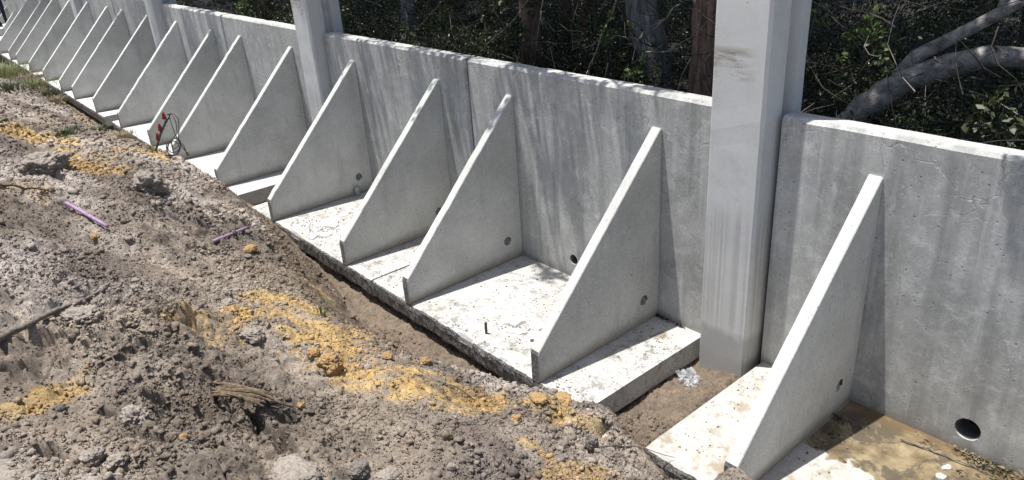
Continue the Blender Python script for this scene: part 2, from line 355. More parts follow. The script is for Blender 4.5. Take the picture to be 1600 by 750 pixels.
def film_mat():
    m = NM('clear_plastic_film')
    m.b.inputs['Transmission Weight'].default_value = 0.0
    m.done((.5, .51, .52), .3, m.bump(m.noise(45, 3, .6), .6, .01), .6)
    tr = m.n('ShaderNodeBsdfTransparent'); mx = m.n('ShaderNodeMixShader')
    m.put(mx.inputs[0], m.ramp(m.noise(30, 4, .7), .35, .65, .25, .75))
    m.t.links.new(tr.outputs[0], mx.inputs[1]); m.t.links.new(m.b.outputs[0], mx.inputs[2])
    m.t.links.new(mx.outputs[0], m.t.nodes['Material Output'].inputs[0]); return m.m
M_film = film_mat()
def wet_mat():
    """near slab: clean pale outside, stained and wet towards the wall"""
    m = NM('pale_slab_with_wet_brown_stain'); o = m.sep(); x, y = o[0], o[1]
    c = m.mix(m.ramp(m.noise(7, 6, .7), .45, .7), (.41, .40, .37), (.51, .50, .47))
    e = m.ramp(m.noise(12, 10, .84), .50, .57, 0, .85); lf = m.ramp(x, .45, .75, 1, .25)
    e = m.math('MULTIPLY', m.math('MULTIPLY', e, lf), m.ramp(m.noise(2.6, 3, .6), .38, .58, .15, 1)); c = m.mix(e, c, (.27, .24, .185))
    e2 = m.math('MULTIPLY', m.ramp(m.noise(3.4, 8, .78, m.map((1, 1, 1), (3, 3, 0))), .53, .61), .85); c = m.mix(e2, c, (.27, .22, .155))
    # water line: distance from the wall plus noise, only right of the fin
    dn = m.math('ADD', m.math('MULTIPLY', y, -1.0), m.math('MULTIPLY', m.math('SUBTRACT', m.noise(2.8, 4, .55), .5), .75))
    wet = m.math('MULTIPLY', m.ramp(dn, .60, .625, 1, 0), m.ramp(x, .64, .66))
    lip = m.math('MULTIPLY', m.ramp(dn, .38, .46, 0, 1), wet)
    wc = m.mix(m.ramp(m.noise(5, 5, .7), .4, .65), (.135, .10, .055), (.31, .25, .155)); wc = m.mix(m.math('MULTIPLY', m.ramp(m.noise(3.3, 5, .8, None, .6), .50, .56), .85), wc, (.085, .07, .052))
    wc = m.mix(m.ramp(m.math('MULTIPLY', y, -1.0), .0, .16, .75, 0), wc, (.16, .105, .05))
    c = m.mix(wet, c, wc)
    rg = m.mix(wet, (.9, .9, .9), (.36, .36, .36)); rr = m.n('ShaderNodeSeparateColor'); m.t.links.new(rg, rr.inputs[0])
    h = m.math('MULTIPLY', m.noise(60, 6, .8), m.ramp(wet, 0, 1, 1, .12))
    return m.done(c, rr.outputs[0], m.bump(h, .5, .006), .4)
M_wet = wet_mat()

# ------------------------------------------------------------------ retaining wall dimensions
W, D, T, TF, TW, H, HF, TOE, SEAM, GAP, FA, FS = 2.7474, 1.3126, .18, .084, .159, 1.8, 1.5665, .241, .015, .5113, .604, 1.6546
PERIOD = 2*W+SEAM+GAP

# ------------------------------------------------------------------ ground sheets
rng = np.random.default_rng(7)
def big_ground():
    n = 60; xs = np.linspace(-400, 400, n); ys = np.linspace(-400, 400, n)
    X, Y = np.meshgrid(xs, ys); V = np.stack([X.ravel(), Y.ravel(), np.full(X.size, -.62)], 1)
    i = np.arange(n-1); a = (i[:, None]*n+i[None, :]).ravel(); F = np.stack([a, a+1, a+n+1, a+n], 1)
    me = npmesh('ground', V, F); vcol(me, 'soil', np.tile([.26, .23, .20], (len(V), 1)))
    tag(link('ground', me, M_soil), kind='structure')
big_ground()

def pit(p, q, wid, dp):
    A = hit(*p); B = hit(*q); return ((A[0]+B[0])/2, (A[1]+B[1])/2, math.hypot(B[0]-A[0], B[1]-A[1])/2+wid, wid, math.atan2(B[1]-A[1], B[0]-A[0]), dp)
_p = [pit((395, 655), (455, 708), .035, .12), pit((232, 615), (255, 628), .04, .12), pit((205, 680), (245, 684), .045, .12), pit((62, 700), (88, 712), .04, .12), pit((345, 590), (372, 630), .03, .08),
      pit((0, 545), (80, 515), .07, .06), pit((80, 515), (140, 482), .07, .06), pit((508, 582), (528, 586), .03, .10), pit((60, 268), (90, 275), .08, .14), pit((140, 372), (150, 380), .03, .06), pit((175, 645), (150, 640), .02, .06),
      pit((395, 405), (410, 408), .03, .05), pit((12, 700), (0, 690), .04, .08), pit((440, 560), (447, 575), .02, .05), pit((250, 312), (262, 318), .05, .08), pit((425, 375), (432, 392), .03, .1)]
PITS.extend(_p)
def soil_colour(x, y, z):
    n = fbm(x*1.5, y*1.5, 91, 4); n2 = fbm(x*6, y*6, 92, 4)
    _, d = terrain_raw(x, y)
    g1 = np.array([.47, .43, .40]); g2 = np.array([.22, .19, .17])
    t = np.clip((n-.35)*2.6+(n2-.5)*.9, 0, 1)[:, None]
    C = g2*(1-t)+g1*t
    br = np.clip((fbm(x*.8+5, y*.8, 95, 4)-.47)*5, 0, 1)[:, None]*.6; C = C*(1-br)+np.array([.34, .285, .22])*br
    dk = np.clip((fbm(x*1.3+15, y*1.9, 96, 4)-.47)*6, 0, 1)[:, None]*.65; C = C*(1-dk)+np.array([.17, .145, .125])*dk
    # trench earth
    tr = np.clip((-d-.02)/.10, 0, 1)[:, None]; tc = np.array([.215, .175, .138])*(.75+.5*n2[:, None]); C = C*(1-tr)+tc*tr
    # ochre subsoil brought up by the digger
    och = np.zeros(len(x)); ed = fbm(x*5+1, y*5, 93, 5); ed2 = fbm(x*28, y*28, 94, 3)
    for (ox, oy, rx, ry, a, s) in OCHRE:
        ca, sa = math.cos(a), math.sin(a); dx = (x-ox)*ca+(y-oy)*sa; dy = -(x-ox)*sa+(y-oy)*ca
        q = (dx/rx)**2+(dy/ry)**2
        och = np.maximum(och, np.clip((1.25-q+(ed-.5)*3.6+(ed2-.5)*1.6)*1.0, 0, 1)*s)
    yo = np.array([.50, .325, .12])*(1-n2[:, None])+np.array([.52, .40, .21])*n2[:, None]
    och = och*(.72+.28*np.clip((ed2-.4)*5, 0, 1))
    C = C*(1-och[:, None])+yo*och[:, None]*1.12
    return C*np.array([.88, .845, .80])*(1+.25*(fbm(x*17, y*17, 97, 3)-.5))[:, None]
def seg(p, q, wid, s=1.0):
    A = hit(*p); B = hit(*q); dx, dy = B[0]-A[0], B[1]-A[1]
    return ((A[0]+B[0])/2, (A[1]+B[1])/2, math.hypot(dx, dy)/2+wid*.4, wid, math.atan2(dy, dx), s)
OCHRE = [seg((300, 505), (420, 495), .22, .9), seg((420, 480), (545, 560), .36), seg((385, 456), (455, 478), .26), seg((530, 572), (640, 595), .30),
         seg((640, 598), (800, 636), .2, .95), seg((800, 635), (900, 650), .16, .85), seg((0, 205), (100, 220), .40, .95), seg((95, 240), (175, 250), .35, .85),
         seg((20, 660), (130, 595), .07, .8), seg((0, 655), (40, 640), .08, .7), seg((400, 445), (470, 500), .14, .9), seg((200, 240), (250, 238), .3, .8),
         seg((110, 262), (180, 262), .28, .8), seg((820, 690), (870, 720), .12, .75), seg((850, 742), (970, 745), .12, .65), seg((0, 300), (60, 290), .2, .35),
         seg((690, 640), (760, 620), .12, .6), seg((470, 430), (520, 470), .05, .5), seg((880, 660), (960, 690), .08, .6), (-14, -1.65, 1.2, .12, 0, .7), (-9.3, -1.6, .8, .10, 0, .8)]

def graded(a, b, fn):
    out = [a]
    while out[-1] < b: out.append(out[-1]+fn(out[-1]))
    return np.array(out)
xs = graded(-45, 8.5, lambda x: .0068 if x > -.2 and x < 4.4 else (.0068+.0023*max(0, -.2-x) if x <= -.2 else .02))
ys = -graded(-.25, 14, lambda y: .0068 if y < 3.9 else .0068+.03*(y-3.9))[::1]
X, Y = np.meshgrid(xs, ys); ny, nx = X.shape
xf, yf = X.ravel(), Y.ravel()
Z = terrain(xf, yf)
Vt = np.stack([xf, yf, Z], 1)
# crumbly sideways offsets so that clods are not pure height steps
j1 = (fbm(xf*24, yf*24, 71, 3)-.5)*.022; j2 = (fbm(xf*24+50, yf*24, 72, 3)-.5)*.022
keep = (yf < -1.45)
Vt[:, 0] += j1*keep; Vt[:, 1] += j2*keep
a = (np.arange(ny-1)[:, None]*nx+np.arange(nx-1)[None, :]).ravel(); F = np.stack([a, a+nx, a+nx+1, a+1], 1)
me = npmesh('sand_mound', Vt, F, smooth=True); vcol(me, 'soil', soil_colour(xf, yf, Z))
tag(link('sand_mound', me, M_soil), kind='structure')

# crumbs of earth: nobody could count them
ico = bmesh.new(); bmesh.ops.create_icosphere(ico, subdivisions=1, radius=1); icoV = np.array([v.co[:] for v in ico.verts]); icoF = np.array([[v.index for v in f.verts] for f in ico.faces]); ico.free()
ico = bmesh.new(); bmesh.ops.create_icosphere(ico, subdivisions=2, radius=1); ic2V = np.array([v.co[:] for v in ico.verts]); ic2F = np.array([[v.index for v in f.verts] for f in ico.faces]); ico.free()
octV = np.array([(1, 0, 0), (-1, 0, 0), (0, 1, 0), (0, -1, 0), (0, 0, 1), (0, 0, -1)], float)
octF = np.array([(0, 2, 4), (2, 1, 4), (1, 3, 4), (3, 0, 4), (2, 0, 5), (1, 2, 5), (3, 1, 5), (0, 3, 5)])
def crumbs(n, name, label, bV, bF, r0, r1, rp, big, xr, dmin):
    q = rng.random(n); xx = xr[0]-xr[1]*q**1.3; yy = -1.38-2.9*rng.random(n); gp = (rng.random(n) < .06) & (xr[0] > 0); xx = np.where(gp, 2.76+.48*rng.random(n), xx); yy = np.where(gp, -.16-1.3*rng.random(n), yy)
    dens = fbm(xx*1.7, yy*1.7, 81, 4)
    _, d = terrain_raw(xx, yy)
    ok = (rng.random(n) < np.clip((dens-.36)*4, dmin, 1)) & (d > -.22-.6*(rng.random(n) > .75)) & ((yy < -1.42) | (xx > 2.76) & (xx < 3.24)) & (yy < -.15)
    xx, yy = xx[ok], yy[ok]; m = len(xx)
    r = r0+r1*rng.random(m)**rp+big*(rng.random(m) > .99)*rng.random(m); r = r*(1+.10*np.clip(1.0-xx, 0, 4))*(1-.35*(yy > -1.4))
    zz = terrain(xx, yy); K = len(bV)
    N = rng.normal(size=(m, K, 3))*.22; V0 = bV[None]*(1+.22*rng.normal(size=(m, K, 1)))
    sc = 1+rng.normal(size=(m, 1, 3))*.22
    an = rng.random(m)*6.28; V = V0*sc+N*(.5 if K > 12 else 1); ca, sa = np.cos(an)[:, None], np.sin(an)[:, None]
    V = np.stack([V[:, :, 0]*ca-V[:, :, 1]*sa, V[:, :, 0]*sa+V[:, :, 1]*ca, V[:, :, 2]*.85], 2)*r[:, None, None]
    V += np.stack([xx, yy, zz+r*.25], 1)[:, None, :]
    Fc = (bF[None]+(np.arange(m)*K)[:, None, None]).reshape(-1, 3)
    me = npmesh(name, V.reshape(-1, 3), Fc, smooth=False)
    C = soil_colour(xx, yy, zz)*(.8+.4*rng.random((m, 1))); vcol(me, 'soil', np.repeat(C, K, 0))
    tag(link(name, me, M_soil), kind='stuff', label=label, cat='earth crumbs')
crumbs(26000, 'earth_crumbs', 'loose crumbs of grey and ochre sand strewn over the mound', icoV, icoF, .006, .013, 2.6, .02, (5.0, 9.5), .05)
crumbs(7000, 'small_clods', 'small rounded clods of sand scattered over the mound', ic2V, ic2F, .009, .015, 2.6, .016, (5.0, 9.0), .02)
crumbs(26000, 'far_crumbs', 'crumbs of earth on the far bank', icoV, icoF, .007, .016, 2.6, .03, (-2.5, 16.0), .4)
crumbs(260000, 'sand_grit', 'coarse grit covering the sand mound', octV, octF, .0025, .0055, 1.6, 0, (5.0, 8.5), .35)


# ------------------------------------------------------------------ curve based plates
def plate(name, loops, thick, bev, mat, parent, to3d, smooth=False):
    cu = bpy.data.curves.new('tmp', 'CURVE'); cu.dimensions = '2D'; cu.fill_mode = 'BOTH'
    cu.extrude = thick/2-bev; cu.bevel_depth = bev; cu.bevel_resolution = 0; cu.offset = -bev
    for lp in loops:
        sp = cu.splines.new('POLY'); sp.points.add(len(lp)-1); sp.use_cyclic_u = True
        for i, (u, v) in enumerate(lp): sp.points[i].co = (u, v, 0, 1)
    tmp = bpy.data.objects.new('tmp', cu); col.objects.link(tmp)
    dg = bpy.context.evaluated_depsgraph_get(); me = bpy.data.meshes.new_from_object(tmp.evaluated_get(dg)); me.name = name
    bpy.data.objects.remove(tmp); bpy.data.curves.remove(cu)
    n = len(me.vertices); co = np.empty(n*3, dtype=np.float32); me.vertices.foreach_get('co', co); co = co.reshape(-1, 3)
    me.vertices.foreach_set('co', np.ascontiguousarray(to3d(co), dtype=np.float32).ravel()); me.update()
    bm = bmesh.new(); bm.from_mesh(me); bmesh.ops.remove_doubles(bm, verts=bm.verts, dist=1e-5); bmesh.ops.recalc_face_normals(bm, faces=bm.faces); bm.to_mesh(me); bm.free()
    me.materials.clear(); me.polygons.foreach_set('use_smooth', [False]*len(me.polygons)); o = link(name, me, mat, parent); return o
def circle(cx, cy, r, n=28, wob=.0, seed=0):
    rd = random.Random(seed)
    return [(cx+(r+rd.uniform(-wob, wob))*math.cos(-2*math.pi*i/n), cy+(r+rd.uniform(-wob, wob))*math.sin(-2*math.pi*i/n)) for i in range(n)]
def wobble_line(p, q, step, amp, rd, nick=0):
    n = max(1, int(math.dist(p, q)/step)); out = []
    dx, dy = (q[0]-p[0])/math.dist(p, q), (q[1]-p[1])/math.dist(p, q); ph = rd.uniform(0, 9)
    for i in range(1, n):
        t = i/n; s = amp*(math.sin(ph+t*17)+.6*math.sin(ph*2+t*41))*.6+rd.uniform(-amp, amp)*.4
        if nick and rd.random() < nick: s -= rd.uniform(.002, .007)
        out.append((p[0]+(q[0]-p[0])*t-dy*s, p[1]+(q[1]-p[1])*t+dx*s))
    return out

def make_fin(parent, xc, seed, hf=HF, hole=True, rag=.0008, nick=.05, dep=D):
    D = dep; rd = random.Random(seed); toe = TOE*rd.uniform(.95, 1.05)
    pts = [(0.001, .001), (0.001, hf-.012), (-.016, hf)]
    a, b = (-.016, hf), (-D+.012, toe+.012)
    line = wobble_line(a, b, .055, rag, rd, nick)
    pts += [(u, v) for u, v in line]; pts += [b, (-D+.002, toe-.015)]
    pts += wobble_line((-D+.002, toe-.015), (-D+.001, .001), .06, .003, rd)
    pts += [(-D+.001, .001)]
    loops = [pts]
    if hole: loops.append(circle(-.175, .205, .043, 22, .002, seed))
    o = plate('buttress', loops, TF, .006, M_fin, parent, lambda c: np.stack([xc+c[:, 2], c[:, 0], c[:, 1]], 1))
    o.data.materials.append(M_edge)
    for f_ in o.data.polygons:
        if f_.normal.y < -.9 and f_.center.z < toe+.02: f_.material_index = 1
    if hole:
        bm = bmesh.new(); r = bmesh.ops.create_icosphere(bm, subdivisions=3, radius=1.0)
        for v in bm.verts:
            n = mnoise.noise(v.co*3+Vector((seed, 0, 0)))
            v.co = Vector((xc+TF/2-.030+v.co.x*(.012+.006*n), -.175+v.co.y*.0455, .205+v.co.z*.0455))
        p = bmobj('hole_plug', bm, M_plug, parent, True); p['label'] = 'rough mortar plug in the buttress hole'
    return o

def make_slab(parent, w0, seed, mat, notches=(), chunk=.0):
    """base slab lofted along x; its front arris is broken and ragged"""
    rd = random.Random(seed); N = int(w0/.012)
    prof = [(0.0, -T), (0.0, -.004), (-.004, 0.0), (-.35, .0), (-.7, 0), (-1.0, 0), (-1.2, 0.0), (-D+.035, 0.0), (-D+.008, -.003), (-D, -.02), (-D, -.06), (-D+.004, -.10), (-D+.006, -.15), (-D+.02, -T)]
    K = len(prof); xs_ = np.linspace(0, w0, N+1); V = np.zeros((N+1, K, 3))
    for k, (y, z) in enumerate(prof): V[:, k, 0] = xs_; V[:, k, 1] = y; V[:, k, 2] = z
    n1 = fbm(xs_*9+seed*3.1, xs_*0+seed, seed+3, 4)-.5; n2 = fbm(xs_*40+seed, xs_*0+2, seed+4, 3)-.5; lowf = fbm(xs_*3+seed, xs_*0+7, seed+9, 3)-.5
    for k in range(8, 13):
        V[:, k, 1] += n1*.022*(1 if k > 8 else .6)+(fbm(xs_*30, xs_*0+k*3.3, seed+k, 3)-.5)*.014
        V[:, k, 2] += (fbm(xs_*26, xs_*0+k*5.1, seed+k+20, 3)-.5)*.010
    nt_ = np.zeros(N+1)
    for (cx, wd, dp) in notches: nt_ += dp*np.clip(1.25-np.abs((xs_-cx)/wd)**3, 0, 1)
    nt_ += np.clip(lowf-.12, 0, 1)*.12*chunk+np.clip(n2, 0, 1)*.012
    V[:, 8, 2] -= nt_*.55; V[:, 8, 1] += nt_*.25; V[:, 7, 2] -= nt_*.10; V[:, 9, 2] -= nt_*.7; V[:, 9, 1] += nt_*.2
    V[:, 13, 1] += n1*.04; V[:, 13, 2] += n2*.01
    # slightly rounded, nicked ends
    V[0, :, 0] += rng.random(K)*.004; V[-1, :, 0] -= rng.random(K)*.004
    idx = lambda i, k: i*K+k
    F4 = [[idx(i, k), idx(i, (k+1) % K), idx(i+1, (k+1) % K), idx(i+1, k)] for i in range(N) for k in range(K)]
    bm = bmesh.new(); vv = [bm.verts.new(c) for c in V.reshape(-1, 3)]
    for i in range(N):
        for k in range(K):
            f = bm.faces.new([vv[q] for q in F4[i*K+k]])
            f.material_index = 1 if 8 <= k <= 12 else 0
    bm.faces.new([vv[idx(0, k)] for k in range(K)][::-1]); bm.faces.new([vv[idx(N, k)] for k in range(K)])
    bmesh.ops.recalc_face_normals(bm, faces=bm.faces)
    me = bpy.data.meshes.new('base_slab'); me.materials.append(mat); me.materials.append(M_edge); bm.to_mesh(me); bm.free()
    return link('base_slab', me, None, parent)

def make_wall(parent, w0, seed, holes, rag=.002, ext=(0, 0)):
    rd = random.Random(seed); x0, x1 = -ext[0], w0+ext[1]
    pts = [(x0, -T+.01), (x0, H+.012)] + wobble_line((x0, H+.012), (x1, H+.012), .12, rag, rd, .08) + [(x1, H+.012), (x1, -T+.01)]
    loops = [pts]+[circle(hx, hz, hr, 30, .002, seed+int(hx*10)) for hx, hz, hr in holes]
    def to3(c):
        xx = np.where(c[:, 0] < x0+.0225, x0, c[:, 0]); zz = c[:, 1].copy()
        for hx, hz, hr in holes:
            d_ = np.hypot(xx-hx, zz-hz); k_ = np.where(d_ < hr+.035, (hr-.002)/np.maximum(d_, 1e-6), 1.0); xx = hx+(xx-hx)*k_; zz = hz+(zz-hz)*k_
        return np.stack([xx, TW/2-c[:, 2], zz], 1)
    for hx, hz, hr in holes:
        ro, ri = hr-.003, hr-.009; V = []; F = []; n_ = 32
        for (r_0, y_0) in ((ro, .014), (ri, .012), (ri, .150), (ro, .150)):
            for k in range(n_): V.append((hx+r_0*math.cos(2*math.pi*k/n_), y_0, hz+r_0*math.sin(2*math.pi*k/n_)))
        for q in range(4):
            for k in range(n_): F.append((q*n_+k, q*n_+(k+1) % n_, ((q+1) % 4)*n_+(k+1) % n_, ((q+1) % 4)*n_+k))
        ms = bpy.data.meshes.new('drain_sleeve'); ms.from_pydata(V, [], F); link('drain_sleeve', ms, M_sleeve, parent)
    return plate('wall_panel', loops, TW, .022, M_wall, parent, to3)

def unit_x(i):
    if i >= 1: return W+GAP+(i-1)*(W+SEAM)
    x = 0.0
    for j in range(-i): x -= W+(SEAM if j % 2 == 0 else GAP)
    return x
UNITS = {
 1: ('nearest precast wall unit, its slab stained by brown puddle water', dict(mat=M_wet, notches=[(.2, .10, .03)], holes=[(4.597-unit_x(1), .15, .073)], ext=(.02, -.018))),
 0: ('wall unit left of the near column, broken flakes and steel stub on its slab', dict(mat=M_slab, notches=[(1.42, .10, .055), (1.62, .05, .03), (.7, .12, .02)], holes=[(1.34, .18, .05)], ext=(-.018, .045))),
 -1: ('precast wall unit between the second column and the open wall seam, rubble on its slab', dict(mat=M_slab, notches=[(1.15, .10, .05), (.5, .2, .02)], holes=[], ext=(.02, -.018))),
 -2: ('wall unit just left of the second column, slab corner behind the sand crest', dict(mat=M_slabclean, notches=[], holes=[], ext=(-.018, .045))),
 -3: ('precast wall unit standing behind the red clips and coiled wire', dict(mat=M_slabclean, notches=[(.4, .1, .03)], holes=[], ext=(.02, -.018))),
 -4: ('precast wall unit left of the third column, wall face in blotchy tree shade', dict(mat=M_slabclean, notches=[], holes=[], ext=(-.018, .045))),
 -5: ('precast wall unit right of the fourth column, fins in full sun', dict(mat=M_slabclean, notches=[], holes=[], ext=(.02, -.018))),
 -6: ('precast wall unit left of the fourth column, small in the distance', dict(mat=M_slabclean, notches=[], holes=[], ext=(-.018, .045))),
 -7: ('far precast wall unit, last one with full height fins', dict(mat=M_slabclean, notches=[], holes=[], ext=(.02, -.018))),
 -8: ('far precast wall unit with low fins beyond the fifth column', dict(mat=M_slabclean, notches=[], holes=[], ext=(-.018, .045))),
 -9: ('farthest precast wall unit with low fins beside the standing worker', dict(mat=M_slabclean, notches=[], holes=[], ext=(.02, -.018))),
}
FIN_DX = {(1, 0): .0, (0, 1): 0.0}
for i, (lab, p) in UNITS.items():
    root = empty('retaining_wall_unit', (unit_x(i), 0, 0)); tag(root, lab, 'retaining wall', 'precast buttressed wall units in a row')
    make_slab(root, W, 40+i, p['mat'], p['notches'], chunk=1.0 if i in (0, -1) else .5)
    make_wall(root, W, 60+i, p['holes'], ext=p['ext'])
    low = i <= -8
    if p['ext'][1] < 0 and i < 0:
        bm = bmesh.new(); bmesh.ops.create_cube(bm, size=1)
        for v in bm.verts: v.co = Vector((W+.0075+v.co.x*.0505, .085+v.co.y*.07, .80+v.co.z*1.93))
        bmobj('seam_shade_strip', bm, M_black, root)  # added dark strip, stands in for shade inside the open seam
    ragA = .003 if i in (0, -3) else .0008
    make_fin(root, FA, 100+2*i, hf=.77 if low else HF, dep=.52 if low else D, hole=i >= -3, rag=ragA, nick=.12 if i == 0 else .04)
    make_fin(root, FA+FS, 101+2*i, hf=.77 if low else HF, dep=.52 if low else D, hole=i >= -3, rag=.0008, nick=.03)

# steel stub, flakes and rubble on slabs ------------------------------------------------------------------
def tube(path, radii, seg=7, cap=True, jit=0, seed=0):
    path = [Vector(p) for p in path]; n = len(path)
    if not hasattr(radii, '__len__'): radii = [radii]*n
    rd = random.Random(seed); V = []; F = []; up = Vector((.13, .21, 1)).normalized(); prev = None
    for i, p in enumerate(path):
        t = (path[min(i+1, n-1)]-path[max(i-1, 0)]).normalized()
        if prev is None:
            s = t.cross(up); s = s.normalized() if s.length > 1e-3 else t.orthogonal().normalized()
        else: s = (prev-t*prev.dot(t)); s = s.normalized() if s.length > 1e-4 else t.orthogonal().normalized()
        prev = s; b = t.cross(s)
        for k in range(seg):
            a = 2*math.pi*k/seg; r = radii[i]*(1+rd.uniform(-jit, jit)); V.append(p+(s*math.cos(a)+b*math.sin(a))*r)
    for i in range(n-1):
        for k in range(seg): F.append((i*seg+k, i*seg+(k+1) % seg, (i+1)*seg+(k+1) % seg, (i+1)*seg+k))
    if cap: F.append(tuple(range(seg))[::-1]); F.append(tuple((n-1)*seg+k for k in range(seg)))
    return V, F
def pymesh(name, parts):
    V = []; F = []
    for v, f in parts:
        o = len(V); V += [tuple(x) for x in v]; F += [tuple(q+o for q in ff) for ff in f]
    me = bpy.data.meshes.new(name); me.from_pydata(V, [], F); me.update(); return me
def wiggle(p, q, n, amp, rd):
    p, q = Vector(p), Vector(q); out = []; o = Vector((0, 0, 0))
    for i in range(n+1):
        t = i/n; out.append(p.lerp(q, t)+o*math.sin(math.pi*min(1, t*1.2)))
        o = o+Vector((rd.uniform(-1, 1), rd.uniform(-1, 1), rd.uniform(-1, 1)))*amp
    return out

def rock(name, loc, size, seed, mat, label, cat, group=None, flat=(1, 1, .7), sub=4, amp=.35, sink=.25, gran=6.0):
    bm = bmesh.new(); bmesh.ops.create_icosphere(bm, subdivisions=sub, radius=1); off = Vector((seed*3.7, seed*1.3, seed*.7))
    for v in bm.verts:
        n = mnoise.fractal(v.co*1.3+off, .7, 2.1, 4)*amp + mnoise.fractal(v.co*gran+off, .7, 2.1, 4)*amp*.45
        c = v.co*(1+n); v.co = Vector((c.x*size*flat[0], c.y*size*flat[1], c.z*size*flat[2]))
    o = bmobj(name, bm, mat, None, True); o.location = (loc[0], loc[1], loc[2]+size*flat[2]*(1-2*sink)); o.rotation_euler = (0, 0, seed*1.1)
    return tag(o, label, cat, group)
def S(px, py): return hit(px, py)
def on_slab(px, py): return plane_hit(px, py, 2, 0.0)

# steel stub sticking up from white slab
p = on_slab(760, 521); v, f = tube([p+np.array([0, 0, -.01]), p+np.array([0, 0, .05]), p+np.array([.004, 0, .105])], .011, 8)
tag(link('rebar_stub', pymesh('rebar_stub', [(v, f)]), M_rust), 'short rusty steel stub standing up from the white slab', 'rebar')
def flake(px, py, sx, sy, th, seed, label, group=None, rz=None, mat=None, name='concrete_flake', base=0.0):
    rd = random.Random(seed); p = plane_hit(px, py, 2, base); bm = bmesh.new(); n = 13; top = []; bot = []
    for k in range(n):
        a = 2*math.pi*k/n; r = rd.uniform(.65, 1.08); q = Vector((math.cos(a)*sx*r, math.sin(a)*sy*r, 0))
        top.append(bm.verts.new(q+Vector((0, 0, th*rd.uniform(.6, 1.1))))); bot.append(bm.verts.new(q*1.06))
    bm.faces.new(top); bm.faces.new(bot[::-1])
    for k in range(n): bm.faces.new([bot[k], bot[(k+1) % n], top[(k+1) % n], top[k]])
    o = bmobj(name, bm, mat or M_flake); o.location = (p[0], p[1], base+.001); o.rotation_euler = (rd.uniform(0, .05), rd.uniform(-.05, .03), rz if rz is not None else rd.uniform(0, 6))
    return tag(o, label, 'concrete flake', group)
FG = 'broken concrete flakes on the slabs'
flake(800, 503, .12, .075, .024, 1, 'large thin white flake right of the steel stub', FG, .3)
flake(806, 519, .09, .04, .014, 2, 'narrow white flake just below the large thin one', FG, .5)
flake(843, 512, .045, .06, .018, 3, 'small flake against the foot of the buttress left of the near column', FG)
flake(518, 352, .12, .085, .030, 4, 'broad tilted flake between the first two buttresses right of the second column', FG, .2)
flake(505, 368, .10, .05, .022, 5, 'dark edged rubble flake near the broken slab front', FG, .6)
flake(540, 362, .06, .07, .02, 6, 'flake touching the buttress slope right of the rubble', FG)
flake(489, 371, .07, .05, .02, 9, 'small flake at the chipped slab corner of the rubble unit', FG)
flake(1478, 731, .040, .018, .010, 7, 'upper of two white chips in the puddle', FG, 1.1)
flake(1470, 746, .036, .026, .012, 8, 'lower of two white chips in the puddle', FG, .6)

def slab_bits(n):
    r = np.random.default_rng(77); P = []
    def add(cx, cy, sx, sy, k): P.append(np.stack([cx+r.normal(size=k)*sx, cy+r.normal(size=k)*sy], 1))
    for (px, py, sx, sy, k) in [(510, 365, .18, .10, 420), (480, 350, .15, .08, 200), (560, 345, .3, .05, 200), (805, 512, .16, .10, 320), (730, 530, .15, .06, 160), (860, 470, .2, .12, 120), (900, 430, .10, .05, 140), (1000, 520, .2, .05, 120), (1050, 495, .08, .03, 160),
                                 (1080, 690, .12, .12, 60), (1120, 640, .10, .12, 40), (1150, 600, .08, .08, 60), (880, 600, .12, .04, 120), (640, 400, .3, .2, 120), (1300, 720, .2, .1, 120), (620, 440, .15, .08, 60), (1210, 600, .05, .04, 60)]:
        c = on_slab(px, py); add(c[0], c[1], sx, sy, k)
    P.append(np.stack([-2.7+5.4*r.random(n), -1.28*r.random(n)], 1)); P = np.concatenate(P)
    P = P[(P[:, 1] < -.02) & (P[:, 1] > -1.27) & ~((P[:, 0] > 2.73) & (P[:, 0] < 3.28))]; m = len(P); rr = .0015+.007*r.random(m)**3.5+.012*(r.random(m) > .985)*r.random(m)
    V = icoV[None]*(1+r.normal(size=(m, 12, 1))*.25)*(1+r.normal(size=(m, 1, 3))*.25); V[:, :, 2] *= .6; V = V*rr[:, None, None]+np.stack([P[:, 0], P[:, 1], rr*.4], 1)[:, None, :]
    me = npmesh('slab_grit', V.reshape(-1, 3), (icoF[None]+(np.arange(m)*12)[:, None, None]).reshape(-1, 3))
    pal = np.array([[.24, .20, .16], [.36, .31, .25], [.40, .38, .35], [.14, .12, .10], [.42, .30, .16]]); vcol(me, 'soil', np.repeat(pal[r.integers(0, 5, m)], 12, 0))
    tag(link('slab_grit', me, M_soil), kind='stuff', label='sand grains and mortar crumbs scattered on the base slabs', cat='grit')
slab_bits(1100)

